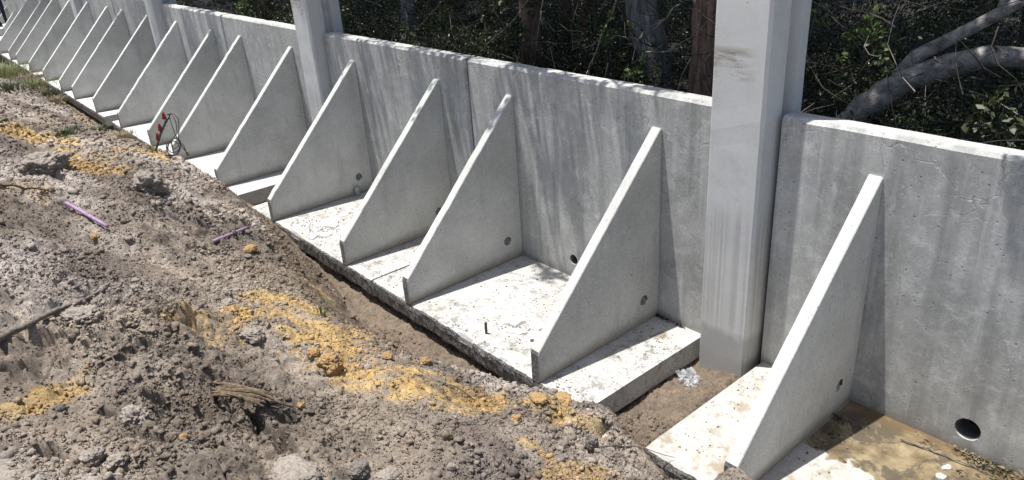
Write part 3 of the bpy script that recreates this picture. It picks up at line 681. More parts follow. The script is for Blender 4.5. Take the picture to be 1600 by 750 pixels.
# ------------------------------------------------------------------ columns
def make_column(x, label):
    root = empty('wall_column', (x, 0, -.6)); tag(root, label, 'column', 'concrete H columns between the wall units')
    h = .197; c = .019
    prof = [(-h+c, -.1515), (h-c, -.1515), (h, -.1515+c), (h, .0527), (.105, .072), (.105, .168), (h, .185), (h, .283), (-h, .283), (-h, .185), (-.105, .168), (-.105, .072), (-h, .0527), (-h, -.1515+c)]
    bm = bmesh.new(); zs = np.linspace(0, 5.4, 46); rings = []
    for zi, z in enumerate(zs):
        rr = []
        for k, (px, py) in enumerate(prof):
            n = mnoise.noise(Vector((x*3+k*2.1, z*6, k)))*.0022
            rr.append(bm.verts.new((px+n*(1 if abs(px) > .12 else 0), py+n, z)))
        rings.append(rr)
    K = len(prof)
    for a_, b_ in zip(rings, rings[1:]):
        for k in range(K): bm.faces.new([a_[k], a_[(k+1) % K], b_[(k+1) % K], b_[k]])
    bm.faces.new(rings[0][::-1]); bm.faces.new(rings[-1]); bmesh.ops.recalc_face_normals(bm, faces=bm.faces)
    # material object coordinates start at slab level
    for v in bm.verts: v.co.z -= 0
    o = bmobj('shaft', bm, M_col, root); o.location = (0, 0, 0)
    for v in o.data.vertices: v.co.z -= .6
    o.location = (0, 0, .6)
    return root
x0 = W+GAP/2
for k, lab in enumerate(['near concrete column with rust smudges and vertical form streaks', 'second concrete column from the right, cut off by the top of the photo',
                         'third concrete column, in tree shade behind slanted fins', 'fourth concrete column, only a pale strip between distant fins', 'fifth and farthest concrete column in the top left corner']):
    make_column(x0-k*PERIOD, lab)

# ------------------------------------------------------------------ foliage helpers
def leaves(P, size, rnd, tilt=1.0, aspect=.45):
    n = len(P); a = rnd.random(n)*2*np.pi; el = (rnd.random(n)-.5)*np.pi*.8*tilt
    d = np.stack([np.cos(a)*np.cos(el), np.sin(a)*np.cos(el), np.sin(el)], 1)
    r = rnd.normal(size=(n, 3)); s = np.cross(d, r); s /= np.linalg.norm(s, axis=1, keepdims=True)+1e-9
    nn = np.cross(d, s); L = size*(.6+.8*rnd.random(n))[:, None]; wd = L*aspect
    V = np.stack([P-d*L*.5, P+s*wd*.5+nn*L*.06, P+d*L*.5, P-s*wd*.5+nn*L*.06], 1).reshape(-1, 3)
    i = np.arange(n)[:, None]*4; F = np.concatenate([i+np.array([[0, 1, 2]]), i+np.array([[0, 2, 3]])], 1).reshape(-1, 3)
    return V, F
def clusters(C, Rr, n, rnd, shell=.5):
    """n points spread through blobs centred at C with radii Rr"""
    C = np.asarray(C, float); Rr = np.asarray(Rr, float); k = rnd.integers(0, len(C), n)
    d = rnd.normal(size=(n, 3)); d /= np.linalg.norm(d, axis=1, keepdims=True)
    r = rnd.random(n)**shell
    return C[k]+d*r[:, None]*(Rr[k][:, None] if Rr.ndim == 1 else Rr[k])
def thin_twigs(n, rnd, box, ln, rad=.004, droop=.0):
    """three-sided slim twigs as one mesh"""
    P = box(n); a = rnd.random(n)*6.28; el = rnd.normal(size=n)*.6+droop; L = ln*(.4+rnd.random(n)); k = 5
    V = np.zeros((n, k, 3, 3)); d = np.stack([np.cos(a)*np.cos(el), np.sin(a)*np.cos(el), np.sin(el)], 1); bend = rnd.normal(size=(n, 3))*.35
    cur = P.copy()
    for j in range(k):
        t = j/(k-1); rr = rad*(1.15-t)*(.5+rnd.random(n))
        for q in range(3):
            an = q*2.094; off = np.stack([np.cos(an)*rr, np.sin(an)*rr*.7, np.sin(an+.6)*rr], 1); V[:, j, q] = cur+off
        dd = d+bend*t+rnd.normal(size=(n, 3))*.15; cur = cur+dd*(L/(k-1))[:, None]
    F = []
    for j in range(k-1):
        for q in range(3): F.append([j*3+q, j*3+(q+1) % 3, (j+1)*3+(q+1) % 3, (j+1)*3+q])
    F = (np.array(F)[None]+(np.arange(n)*15)[:, None, None]).reshape(-1, 4)
    return V.reshape(-1, 3), F

# forest floor behind the wall
n = 120; fx_ = np.linspace(-80, 40, 200); fy_ = np.concatenate([np.linspace(.24, 14, 70), np.linspace(15, 120, 40)])
Xf, Yf = np.meshgrid(fx_, fy_); Zf = -.12+.36*np.exp(-(Yf-.2)/.5)+.25*(fbm(Xf*.5, Yf*.5, 201, 4)-.5)*np.clip((Yf-.3), 0, 1)+.035*np.clip(Yf-3, 0, 60)
V = np.stack([Xf.ravel(), Yf.ravel(), Zf.ravel()], 1); ny2, nx2 = Xf.shape; a = (np.arange(ny2-1)[:, None]*nx2+np.arange(nx2-1)[None, :]).ravel()
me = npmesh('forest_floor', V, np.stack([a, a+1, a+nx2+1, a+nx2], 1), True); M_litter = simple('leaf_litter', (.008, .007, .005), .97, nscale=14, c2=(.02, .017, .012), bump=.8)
tag(link('forest_floor', me, M_litter), kind='structure')

fr = np.random.default_rng(11)
def ubox(x0_, x1_, y0_, y1_, z0_, z1_):
    return lambda n: np.stack([x0_+(x1_-x0_)*fr.random(n), y0_+(y1_-y0_)*fr.random(n)**1.2, z0_+(z1_-z0_)*fr.random(n)], 1)
# undergrowth: one tangled mass
C = []; Rr = []
for i in range(1300):
    y = .75+11*fr.random()**1.5; x = 6-(13+y*2.2)*fr.random() if fr.random() < .75 else 7-40*fr.random()
    zt = min(2.5, .8+.25*y); z = fr.random()**.8*zt; r = (.22+.25*fr.random())*(1+.05*y)
    if y-r < .35: y = .4+r
    C.append((x, y, z)); Rr.append((r*1.25, r, r*.8))
P = clusters(C, Rr, 560000, fr, .42); P = P[P[:, 1] > .32]
V, F = leaves(P, .043, fr); me = npmesh('undergrowth', V, F)
tag(link('undergrowth', me, M_leafD), 'dark tangled evergreen undergrowth filling the wood behind the wall', 'undergrowth', kind='stuff')
V, F = thin_twigs(3800, fr, ubox(-16, 6, .6, 9, 0, 2.6), .75, .0050); me = npmesh('thicket_twigs', V, F)
tag(link('thicket_twigs', me, M_twigD), 'thin dark twigs tangled through the undergrowth', 'twigs', kind='stuff')
V, F = thin_twigs(420, fr, ubox(-12, 5, .7, 4.5, .8, 2.7), .8, .0035, -.3); me = npmesh('dead_twigs', V, F)
tag(link('dead_twigs', me, M_twig), 'pale dead twigs hanging in front of the dark undergrowth', 'twigs', kind='stuff')

# trees: trunk, limbs, crown.  crowns stand above the frame and keep the wood in shade
def crown_mesh(seed, n=5200, rx=2.9, rz=1.5, leaf=.20):
    r = np.random.default_rng(seed); c = []; q = []
    for i in range(26):
        a = r.random()*6.28; rad = rx*math.sqrt(r.random())*.85; c.append((math.cos(a)*rad, math.sin(a)*rad, (r.random()-.5)*rz)); s = .55+.5*r.random(); q.append((s, s, s*.6))
    V, F = leaves(clusters(c, q, n, r, .45), leaf, r, .6, .6); return npmesh('crown', V, F)
CROWNS = [crown_mesh(s) for s in (1, 2, 3)]
for c in CROWNS: c.materials.append(M_leafD)
def make_tree(x, y, path, radii, bmat, label, crown_at, ci, limbs=(), group='trees in the wood behind the wall', crown_scale=1.0, zb=-.3):
    root = empty('woodland_tree', (x, y, zb)); tag(root, label, 'tree', group)
    rel = lambda P: [Vector(p)-Vector((x, y, zb)) for p in P]
    # densify
    pp = [Vector(p) for p in path]; dense = []; rad = []
    for i in range(len(pp)-1):
        for k in range(6):
            t = k/6; dense.append(pp[i].lerp(pp[i+1], t)+Vector((mnoise.noise(pp[i]*2+Vector((t*3, i, 0))), mnoise.noise(pp[i]*2+Vector((9, t*3, i))), 0))*radii[i]*.25); rad.append(radii[i]*(1-t)+radii[i+1]*t)
    dense.append(pp[-1]); rad.append(radii[-1])
    v, f = tube(rel(dense), rad, 16, True, .05, int(x*10) % 97); link('trunk', pymesh('trunk', [(v, f)]), bmat, root, True)
    for lp, lr in limbs:
        v, f = tube(rel(lp), lr, 9, True, .08, 3); link('limb', pymesh('limb', [(v, f)]), bmat, root, True)
    cr = bpy.data.objects.new('crown', CROWNS[ci % 3]); col.objects.link(cr); cr.parent = root
    cr.location = Vector(crown_at)-Vector((x, y, zb)); cr.rotation_euler = (0, 0, ci*1.7); cr.scale = (crown_scale,)*3
    return root
rd = random.Random(5)
make_tree(-.35, 3.2, [(-.20, 3.2, -.3), (-.32, 3.2, .8), (-.62, 3.2, 1.9), (-.9, 3.25, 3.4), (-1.0, 3.3, 5.6)], [.25, .21, .20, .17, .12], M_barkG,
          'leaning grey trunked tree behind the wall, left of the red-brown trunk', (-1.0, 3.6, 6.2), 0, [([(-.9, 3.25, 3.4), (-.3, 3.0, 4.6), (.4, 2.6, 5.3)], [.09, .06, .03])])
make_tree(1.12, 2.15, [(1.08, 2.15, -.3), (1.12, 2.15, 1.2), (1.14, 2.15, 2.6), (1.2, 2.3, 5.4)], [.21, .17, .165, .12], M_barkR,
          'straight tree with furrowed red-brown bark against the near column', (1.2, 3.2, 6.0), 1, [([(1.15, 2.2, 3.6), (1.8, 2.8, 4.7), (2.2, 3.4, 5.4)], [.08, .05, .03])])
# leaning forked tree on the right
Pp = lambda px, py, y: plane_hit(px, py, 1, y)
fk = Pp(1405, 128, 2.1)
make_tree(Pp(1290, 205, 2.0)[0], 2.0, [tuple(Pp(1270, 260, 2.0)-np.array([.35, 0, .9])), tuple(Pp(1300, 222, 2.0)), tuple(Pp(1352, 168, 2.03)), tuple(fk), tuple(Pp(1480, 103, 2.2)), tuple(Pp(1545, 88, 2.3)), tuple(Pp(1640, 92, 2.4)), tuple(Pp(1800, 40, 2.6))],
          [.16, .12, .115, .10, .095, .085, .07, .05], M_barkF, 'low forked tree leaning over to the right beyond the near wall', (4.2, 3.9, 5.9), 2,
          [([tuple(fk-np.array([.05, 0, .03])), tuple(Pp(1432, 88, 2.15)), tuple(Pp(1490, 58, 2.25)), tuple(Pp(1560, 22, 2.35)), tuple(Pp(1640, -25, 2.4)), (5.0, 2.8, 4.2)], [.07, .060, .052, .048, .044, .03]),
           ([tuple(Pp(1560, 22, 2.35)), tuple(Pp(1575, -10, 2.4)), tuple(Pp(1600, -50, 2.45))], [.035, .03, .02])])
others = [(-3.4, 4.6, .13), (-6.2, 3.4, .16), (-9.4, 4.2, .15), (-13.0, 3.6, .18), (-16.5, 4.8, .15), (-21, 4.2, .18), (-26, 4.6, .18), (3.6, 6.2, .15), (-1.6, 7.6, .17), (-6.6, 8.4, .2),
          (-12, 8.8, .17), (-18, 9.5, .2), (5.6, 4.6, .13), (1.8, 9.8, .2), (-4, 12, .2), (-10, 13, .2), (-17, 14, .2), (-24, 10, .2), (6.2, 9.6, .2), (-31, 6, .2), (-38, 8, .2)]
labs = ['slim dark tree a little way into the wood behind the open wall seam', 'slim dark tree close behind the wall near the second column', 'dark tree close behind the wall near the third column', 'dark tree behind the wall near the fourth column']
for k, (tx, ty, tr) in enumerate(others):
    j = rd.uniform(-.25, .25)
    make_tree(tx, ty, [(tx, ty, -.4), (tx+j*.4, ty, 1.6), (tx+j, ty+.1, 4.0), (tx+j*1.4, ty+.2, 6.0)], [tr, tr*.85, tr*.7, tr*.45], M_barkG if k % 3 else M_barkR,
              labs[k] if k < 4 else 'dark wood tree farther back, hardly told apart in the shade', (tx+j, max(ty+.3, 3.5), 5.6+.5*(k % 3)), k, crown_scale=1.0+.02*max(0, ty-6)*3,
              group='trees in the wood behind the wall' if k < 4 else 'dim trees deep in the wood')
# boughs that overhang the wall and dapple it
def overhang(x, y, spread, n, label, seed, ztop=5.4, leafs=.075):
    r = np.random.default_rng(seed); rr = random.Random(seed)
    root = empty('overhanging_tree', (x, y, -.3)); tag(root, label, 'tree', 'trees whose boughs overhang the wall')
    o = Vector((x, y, -.3)); v, f = tube([Vector(p)-o for p in [(x, y, -.3), (x+.05, y, 2), (x-.1, y-.2, 4), (x-.1, y-.5, 5.6)]], [.15, .13, .11, .06], 12, True, .05, seed)
    link('trunk', pymesh('trunk', [(v, f)]), M_barkR, root, True)
    cen = []; rad = []; parts = []
    for (cx, cy, cz, s) in spread:
        pts = wiggle((x-.1, y-.3, 4.4), (cx, cy, cz), 6, .05, rr); parts.append(tube([p-o for p in pts], [.045*(1-k/7)+.008 for k in range(7)], 6))
        for q in range(7):
            u = r.normal(size=3)*[s*.45, s*.25, s*.16]; cen.append((cx+u[0], cy+u[1], cz+u[2])); rad.append((.22*s+.05, .13*s+.03, .08*s))
            parts.append(tube([Vector((cx, cy, cz))-o, Vector((cx+u[0], cy+u[1], cz+u[2]))-o], [.008, .004], 5))
    link('boughs', pymesh('boughs', parts), M_barkR, root, True)
    V, F = leaves(clusters(cen, rad, n, r, .6)-np.array([x, y, -.3]), leafs, r, .6, .5); link('foliage', npmesh('foliage', V, F), M_leafO, root)
overhang(4.9, 2.9, [(4.2, -.40, 5.2, .28), (4.45, -.36, 5.1, .25), (4.3, -.25, 4.2, .2)], 260, 'tree beyond the near wall whose bough shades its right end', 35)
overhang(-1.6, 2.2, [(-3.3, -.38, 5.1, .7), (-2.4, -.40, 5.3, .8), (-1.5, -.36, 5.2, .9), (-.6, -.42, 5.4, .8), (.1, -.36, 5.3, .8), (.35, -.75, 5.6, .6), (.75, -.40, 5.3, .5), (1.3, -.42, 5.4, .45), (.6, -.30, 4.6, .35), (-2.9, -.30, 4.6, .6), (-1.0, -.34, 4.7, .6)], 2900,
         'tree behind the open wall seam whose boughs dapple the wall top', 31)
overhang(-10.2, 2.4, [(-11.6, -.45, 5.4, 1.0), (-10.8, -.42, 5.2, 1.0), (-10.0, -.5, 5.4, 1.1), (-9.3, -.40, 5.2, .9), (-8.0, -.42, 5.2, .7), (-7.2, -.36, 5.2, .4)], 3200, 'tree by the third column whose boughs shade the wall there', 32)
overhang(-19.5, 2.6, [(-21, -.45, 5.4, 1.0), (-19.5, -.42, 5.2, 1.0), (-23, -.42, 5.2, 1.0), (-25, -.42, 5.2, 1.0)], 2000, 'far tree whose boughs shade the most distant wall', 33)

# shrubs just behind the wall with paler leaves
def shrub(px, py, y, s, n, mat, label, leaf=.055, seed=0):
    c = plane_hit(px, py, 1, y); r = np.random.default_rng(seed+int(px)); root = empty('woodland_shrub', (c[0], y, -.15)); tag(root, label, 'shrub', 'paler shrubs behind the wall')
    o = np.array([c[0], y, -.15]); top = np.array(c)-o
    cen = [top+r.normal(size=3)*[s*.5, s*.3, s*.4] for _ in range(9)]; rr = random.Random(seed)
    parts = [tube(wiggle((r.normal()*.05, 0, 0), q, 6, .03, rr), [.012*(1-k/8) for k in range(7)], 5) for q in cen]
    link('stem', pymesh('stem', parts), M_twigD, root, True)
    V, F = leaves(clusters(cen, [s*.32]*len(cen), n, r, .7), leaf, r, .9, .55); link('foliage', npmesh('foliage', V, F), mat, root)
shrub(690, 35, 2.6, .35, 260, M_leafB, 'pale green leafy shrub behind the middle of the open wall', .06, 1)
shrub(640, 60, 1.8, .30, 220, M_leafO, 'small olive shrub just right of the second column', .05, 2)
shrub(790, 40, 1.6, .40, 420, M_leafO, 'feathery olive branch hanging above the wall seam', .07, 3)
shrub(960, 60, 1.5, .22, 110, M_leafB, 'sparse sunlit sprig near the grey leaning trunk', .05, 4)
shrub(1000, 110, 1.3, .20, 160, M_leafB, 'low green sprig just above the wall top', .045, 5)
shrub(1345, 60, 2.6, .35, 200, M_leafB, 'sprig of rounded pale leaves right of the near column', .06, 6)
shrub(1560, 190, 1.2, .30, 200, M_leafO, 'vine with broad green leaves beside the fork of the leaning tree', .055, 7)
shrub(1430, 30, 3.2, .40, 240, M_leafO, 'dim shrub above the fork of the leaning tree', .05, 8)
shrub(380, 15, 2.2, .40, 300, M_leafB, 'green shrub behind the wall left of the second column', .06, 9)
shrub(560, 20, 2.5, .35, 260, M_leafO, 'olive shrub right above the wall beside the second column', .05, 10)

def branch(name, pts, r0, mat, label, cat, group=None, forks=0, seed=0, r1=None, jit=1.2):
    """bare branch along points with a few side twigs"""
    rd_ = random.Random(seed); P = [Vector(p) for p in pts]; dn = []
    for i in range(len(P)-1):
        for k in range(4): dn.append(P[i].lerp(P[i+1], k/4)+Vector([rd_.uniform(-1, 1)*r0*jit for _ in range(3)]))
    dn.append(P[-1]); n_ = len(dn); r1 = r1 if r1 is not None else r0*.3; parts = [tube(dn, [r0+(r1-r0)*k/(n_-1) for k in range(n_)], 7, True, .1, seed)]
    L = (P[-1]-P[0]).length
    for q in range(forks):
        i = rd_.randrange(1, n_-1); d = (dn[i]-dn[i-1]).normalized()+Vector([rd_.uniform(-.9, .9) for _ in range(3)]); e = dn[i]+d.normalized()*L*rd_.uniform(.12, .35)
        parts.append(tube(wiggle(dn[i], e, 4, L*.012, rd_), [r0*.45, r0*.4, r0*.3, r0*.2, r0*.12], 5))
    o0 = P[0]; parts = [([Vector(a_)-o0 for a_ in v], f) for v, f in parts]
    o = link(name, pymesh(name, parts), mat, None, True); o.location = o0; return tag(o, label, cat, group)
DB = 'bare dead branches in front of the wood'
def PL(lst, y): return [tuple(plane_hit(px, py, 1, y)) for px, py in lst]
branch('dead_branch', PL([(968, -8), (945, 45), (925, 95), (905, 150)], 1.5), .010, M_twig, 'pale bare branch hanging straight down left of the grey trunk', 'branch', DB, 7, 1)
branch('dead_branch', PL([(1060, 5), (1035, 35), (1000, 60), (940, 52)], 1.6), .010, M_twig, 'pale forked branch crossing in front of the grey trunk', 'branch', DB, 6, 2)
branch('dead_branch', PL([(850, -10), (842, 40), (835, 100)], 1.4), .008, M_twig, 'thin bare branch hanging left of the straight pale one', 'branch', DB, 6, 3)
branch('dead_branch', PL([(830, -5), (800, 35), (760, 70), (740, 95)], 1.3), .008, M_twig, 'bare branch drooping over the open wall seam', 'branch', DB, 7, 4)
branch('dead_branch', PL([(1116, 40), (1095, 20), (1075, -10)], 1.5), .010, M_twig, 'grey twig fanning across the red-brown trunk', 'branch', DB, 6, 5)
branch('dead_branch', PL([(1430, 20), (1462, 8), (1500, -10)], 2.6), .010, M_twig, 'pale twig high above the forked tree', 'branch', DB, 3, 6)
branch('dead_branch', PL([(1010, 82), (1050, 78), (1062, 80)], 1.7), .012, M_twig, 'short horizontal stick against the lower grey trunk', 'branch', DB, 1, 7)

# ------------------------------------------------------------------ things on the sand
def stake(px0, py0, px1, py1, r, label):
    A = hit(px0, py0)+np.array([0, 0, .035]); B = hit(px1, py1)+np.array([0, 0, .04])
    bm = bmesh.new(); v, f = tube([(0, 0, 0)]+[tuple(Vector(B-A)*t) for t in (.25, .5, .75, 1)], r, 12)
    o = link('purple_pipe', pymesh('purple_pipe', [(v, f)]), M_purple, None, True); o.location = A
    return tag(o, label, 'pipe', 'faded purple plastic pipe pieces on the sand')
stake(106, 325, 170, 361, .015, 'longer purple pipe piece lying on grey sand at the left')
stake(336, 383, 388, 362, .014, 'shorter purple pipe piece near the trench edge')

# red clips on a stake with coiled wire
def clip_stake():
    A = hit(243, 236); root = empty('marker_stake', tuple(A)); tag(root, 'dark leaning stake with three red clips and a looped coil of wire', 'stake')
    k = (np.linalg.norm(A-CAM))/FPX
    def Q(px, py, dd=0.0): return (RGT*(px-243)-UPV*(py-236))*k*1.0+FWD*dd
    v, f = tube([Q(243, 238), Q(250, 212), Q(257, 196), Q(263, 186)], [.012, .016, .016, .011], 8); link('rod', pymesh('rod', [(v, f)]), M_black, root, True)
    for (px, py) in ((255.5, 187), (250, 203), (247, 216)):
        bm = bmesh.new(); bmesh.ops.create_uvsphere(bm, u_segments=14, v_segments=10, radius=1)
        for vv in bm.verts:
            vv.co = Vector((vv.co.x*.027, vv.co.y*.024, vv.co.z*.034))
        bmesh.ops.create_cone(bm, cap_ends=True, segments=14, radius1=.031, radius2=.026, depth=.022, matrix=Matrix.Translation((0, 0, -.03)))
        bmesh.ops.create_cone(bm, cap_ends=True, segments=10, radius1=.016, radius2=.012, depth=.03, matrix=Matrix.Translation((0, 0, .048)))
        o = bmobj('clip', bm, M_red, root, True); o.location = Vector(Q(px, py, -.02)); o.rotation_euler = (.25, .5, .3)
    parts = []
    parts.append(tube([Q(262, 186, -.02), Q(270, 184, -.02), Q(276, 192, -.02), Q(277, 206, -.02), Q(276, 222, -.02)], .007, 6))
    parts.append(tube([Q(262, 188), Q(266, 200), Q(271, 214), Q(277, 222)], .007, 6))
    parts.append(tube([Q(260, 186, -.03), Q(267, 183, -.03), Q(273, 196, -.03), Q(275, 212, -.03), Q(270, 218, -.03)], .006, 6))
    for j, (cx, cy, ra, rb, tl) in enumerate(((269, 230, 9, 13, .2), (270, 228, 8, 11, .5), (268, 232, 9, 10, -.3), (272, 226, 5, 7, .1))):
        lp = []
        for q in range(23):
            a = 2*math.pi*q/22; u, v2 = ra*math.cos(a), rb*math.sin(a); lp.append(Q(cx+u*math.cos(tl)-v2*math.sin(tl), cy+u*math.sin(tl)+v2*math.cos(tl), .012*math.sin(a*2+j)-.01*j))
        parts.append(tube(lp, .006, 6, False))
    parts.append(tube([Q(276, 224), Q(282, 232), Q(289, 242, .03)], .008, 6)); parts.append(tube([Q(277, 222), Q(283, 229), Q(286, 243, .04)], .006, 6))
    link('wire_coil', pymesh('wire_coil', parts), M_black, root, True)
clip_stake()

# half-buried root curling down at the left edge, lying on the earth
def on_earth(lst, lift=.01): return [tuple(hit(px, py)+np.array([0, 0, lift])) for px, py in lst]
branch('buried_root', on_earth([(-30, 545), (10, 528), (50, 508), (90, 488), (120, 478), (150, 462), (172, 447)], .012), .022, M_root, 'grey half-buried root curving over the sand at the left edge', 'root', None, 0, 11, .008, .15)
SG = 'thin sticks and roots lying on the sand'
branch('stick', on_earth([(0, 293), (40, 297), (78, 300), (84, 304)], .02), .012, M_rust, 'thin dark stick above the longer purple pipe piece', 'stick', SG, 2, 12)
branch('stick', on_earth([(655, 580), (690, 600), (720, 612), (745, 628)], .012), .006, M_root, 'thin dark root crossing the ochre sand', 'stick', SG, 3, 13)
branch('stick', on_earth([(780, 640), (815, 642), (850, 648)], .012), .006, M_root, 'short dark root near the slab corner sand', 'stick', SG, 2, 14)
branch('stick', [tuple(hit(935, 702)+np.array([0, 0, .02])), tuple(hit(985, 706)+np.array([0, 0, .05])), tuple(on_slab(1055, 719)+np.array([0, 0, .02]))], .006, M_root, 'long thin twig reaching from the sand onto the near slab', 'stick', SG, 2, 15)
branch('stick', on_earth([(640, 668), (655, 676), (668, 690)], .012), .005, M_root, 'short root in the smooth sand at the bottom', 'stick', SG, 2, 16)
branch('stick', on_earth([(700, 658), (722, 663), (745, 664)], .012), .005, M_root, 'dark rootlet below the ochre band', 'stick', SG, 3, 17)

# raised strip of bark throwing a long shadow
def bark_strip():
    A = hit(330, 622); B = hit(415, 640); root = empty('bark_strip', tuple(A)); tag(root, 'splintered dry bark strip propped up over the sand, throwing a dark shadow', 'bark')
    rd_ = random.Random(3); d = Vector(B-A); L = .34; d = d.normalized()*L; s = Vector((0, 0, 1)).cross(d).normalized()
    parts = []
    for k in range(9):
        o = s*(k-4)*.011+Vector((0, 0, .055+rd_.uniform(-.008, .012))); a_ = rd_.uniform(0, .12); b_ = rd_.uniform(.8, 1.1)
        pts = [o+d*(a_+(b_-a_)*t)+Vector((0, 0, .03*math.sin(t*2.6)))+s*.01*math.sin(t*5+k) for t in np.linspace(0, 1, 7)]
        parts.append(tube(pts, [.004, .009, .010, .010, .009, .007, .003], 5, True, .25, k))
    link('slab_of_bark', pymesh('slab_of_bark', parts), M_barkchip, root)
    for pts_, rr_ in [([d*.1+Vector((0, 0, .06)), d*.05+Vector((0, 0, -.04))], .012), ([d*.8+s*.02+Vector((0, 0, .07)), d*.9+s*.05+Vector((0, 0, -.03))], .008),
             ([d*.6-s*.03+Vector((0, 0, .07)), d*.62-s*.10+Vector((0, 0, .12))], .005), ([d*.95+Vector((0, 0, .06)), d*1.25+s*.03+Vector((0, 0, .03))], .005)]:
        link('twig', pymesh('twig', [tube(pts_, rr_, 6)]), M_twigD, root)
bark_strip()

# stones and clods one can point at
GC = 'clods and stones on the sand mound'
rk = [
 ('clod', 512, 575, .0, M_clodO), ]
def R1(px, py, s, mat, label, name='clod', flat=(1, 1, .75), amp=.35, sub=5, sink=.30, gran=7): rock(name, hit(px, py), s, int(px+py) % 83, mat, label, 'stone' if name == 'stone' else 'clod', GC, flat, sub, amp, sink, gran)
R1(236, 300, .15, M_clodG, 'biggest crumbly grey clod, on the crest above the shorter purple pipe', flat=(1, .8, .85), amp=.5)
R1(264, 312, .055, M_rockL, 'smooth pale stone beside the biggest clod', 'stone', (1.3, 1, .6), .15)
R1(72, 262, .17, M_clodG, 'wide pale clod overhanging a dark hollow at the left', flat=(1.4, .9, .6), amp=.4)
R1(391, 392, .05, M_clodO, 'ochre clod under the shorter purple pipe', flat=(1.4, 1, .6))
R1(388, 402, .028, M_rockD, 'small blue-grey stone below the ochre clod', 'stone', (1.4, 1, .6), .15)
R1(516, 572, .07, M_clodO, 'largest ochre clod above a dark undercut on the ochre band')
R1(490, 555, .04, M_clodO, 'ochre clod left of the largest ochre one')
R1(575, 575, .022, M_rockL, 'small cream stone sitting on the ochre band', 'stone', amp=.2)
R1(288, 688, .020, M_clodO, 'little round yellow stone alone on grey sand', 'stone', (1, 1, 1), .15)
R1(702, 684, .016, M_clodO, 'small orange pebble on the smooth sand', 'stone', (1.2, 1, .8), .15)
R1(705, 731, .022, M_clodG, 'grey-brown pebble near the bottom edge of the smooth sand', 'stone', amp=.25)
R1(843, 628, .045, M_clodO, 'ochre clod lying against the broken slab front left of its corner', flat=(1.3, 1, .8))
R1(880, 628, .05, M_clodO, 'wide ochre clod half covering the slab edge right of another', flat=(1.5, 1, .7))
R1(782, 628, .035, M_clodO, 'two-toned clod on the ochre band by the slab')
R1(806, 658, .032, M_clodO, 'ochre clod with a dark shadow below the two-toned one')
R1(665, 567, .028, M_clodO, 'ochre clod on the trench lip', flat=(1.3, 1, .8))
R1(648, 567, .018, M_clodO, 'small ochre clod left of the one on the trench lip')
R1(606, 560, .035, M_clodO, 'ochre clod on the trench lip farther left')
R1(462, 746, .085, M_clodG, 'big pale grey stone cut by the bottom edge', 'stone', (1.4, 1, .5), .2)
R1(560, 738, .05, M_rockD, 'dark grey stone at the bottom right of the big pale one', 'stone', (1, 1, .7), .25)
R1(605, 747, .04, M_clodG, 'light stone at the bottom edge right of the dark one', 'stone', (1.4, 1, .6), .2)
R1(145, 720, .045, M_clodG, 'grey clod at the bottom left between two hollows')
R1(185, 724, .038, M_clodG, 'right twin of the grey clod at the bottom left', flat=(1.2, 1, .7))
R1(95, 640, .022, M_rockD, 'dark grey stone beside the left orange patch', 'stone', (1, 1, .9), .2)
R1(215, 660, .06, M_clodG, 'crumbly clod under the yellow dead sprig', flat=(1, 1, .9), amp=.45)
R1(150, 372, .03, M_clodO, 'pale ochre lump at the foot of the longer purple pipe')
R1(470, 636, .022, M_clodO, 'yellowish lump right of the bark strip')
R1(925, 700, .05, M_rockD, 'dark clod in the ochre sand near the gap between slabs', flat=(.7, .7, 1.2))
R1(395, 527, .06, M_clodG, 'grey lump above the bark strip', flat=(1.3, 1, .6))
R1(355, 478, .05, M_clodG, 'grey lump left of the upper ochre patch', flat=(1.3, 1, .6))
R1(130, 500, .08, M_clodG, 'large lump below the half-buried root', flat=(1.4, 1, .6), amp=.45)
R1(300, 252, .09, M_clodG, 'dark lump on the crest under the wire coil', flat=(1.2, 1, .6), amp=.45)
R1(395, 318, .08, M_clodG, 'crumbly lump on the crest by the second buttress foot', flat=(1.2, 1, .6), amp=.45)

# ------------------------------------------------------------------ grass, sprigs and leaf litter
def tuft(px, py, n, h, label, seed, mat=M_grass, spread=.06, slab=False, at=None, lean=.45):
    p = at if at is not None else hit(px, py); r = random.Random(seed); V = []; F = []
    for k in range(n):
        a = r.uniform(0, 6.28); b = Vector((math.cos(a), math.sin(a), 0))*r.uniform(0, spread); d = Vector((math.cos(a), math.sin(a), 0))*r.uniform(.1, lean)*h
        hh = h*r.uniform(.5, 1.1); wd = r.uniform(.0025, .005)*(1 if n < 100 else 2.0); s = Vector((-math.sin(a), math.cos(a), 0))*wd
        o = len(V)
        for t in (0, .4, .75, 1.0):
            c = b+d*t*t*1.4+Vector((0, 0, hh*(t-.25*t*t))); V += [c-s*(1-t*.9), c+s*(1-t*.9)]
        for q in range(3): F.append((o+q*2, o+q*2+1, o+q*2+3, o+q*2+2))
    me = bpy.data.meshes.new('grass_tuft'); me.from_pydata([tuple(v) for v in V], [], F); o = link('grass_tuft', me, mat); o.location = p
    return tag(o, label, 'grass tuft', 'grass tufts growing in the sand')
tuft(503, 492, 34, .17, 'green grass tuft hanging at the trench edge above the ochre band', 1)
tuft(238, 238, 26, .20, 'bright green tuft at the foot of the stake with red clips', 2)
tuft(692, 575, 5, .10, 'few green blades on the trench lip', 3, spread=.015)
tuft(958, 640, 7, .20, 'dry yellow sprig in front of the slab corner by the gap', 4, M_dry, .02)
tuft(955, 688, 30, .06, 'low weeds at the foot of the gap between the slabs', 5, M_dry, .08)
tuft(205, 652, 7, .10, 'yellow dead sprig standing on grey sand', 6, M_dry, .02)
tuft(545, 470, 6, .09, 'sparse pale blades on the trench floor', 7, M_dry, .05)
r_ = random.Random(9)
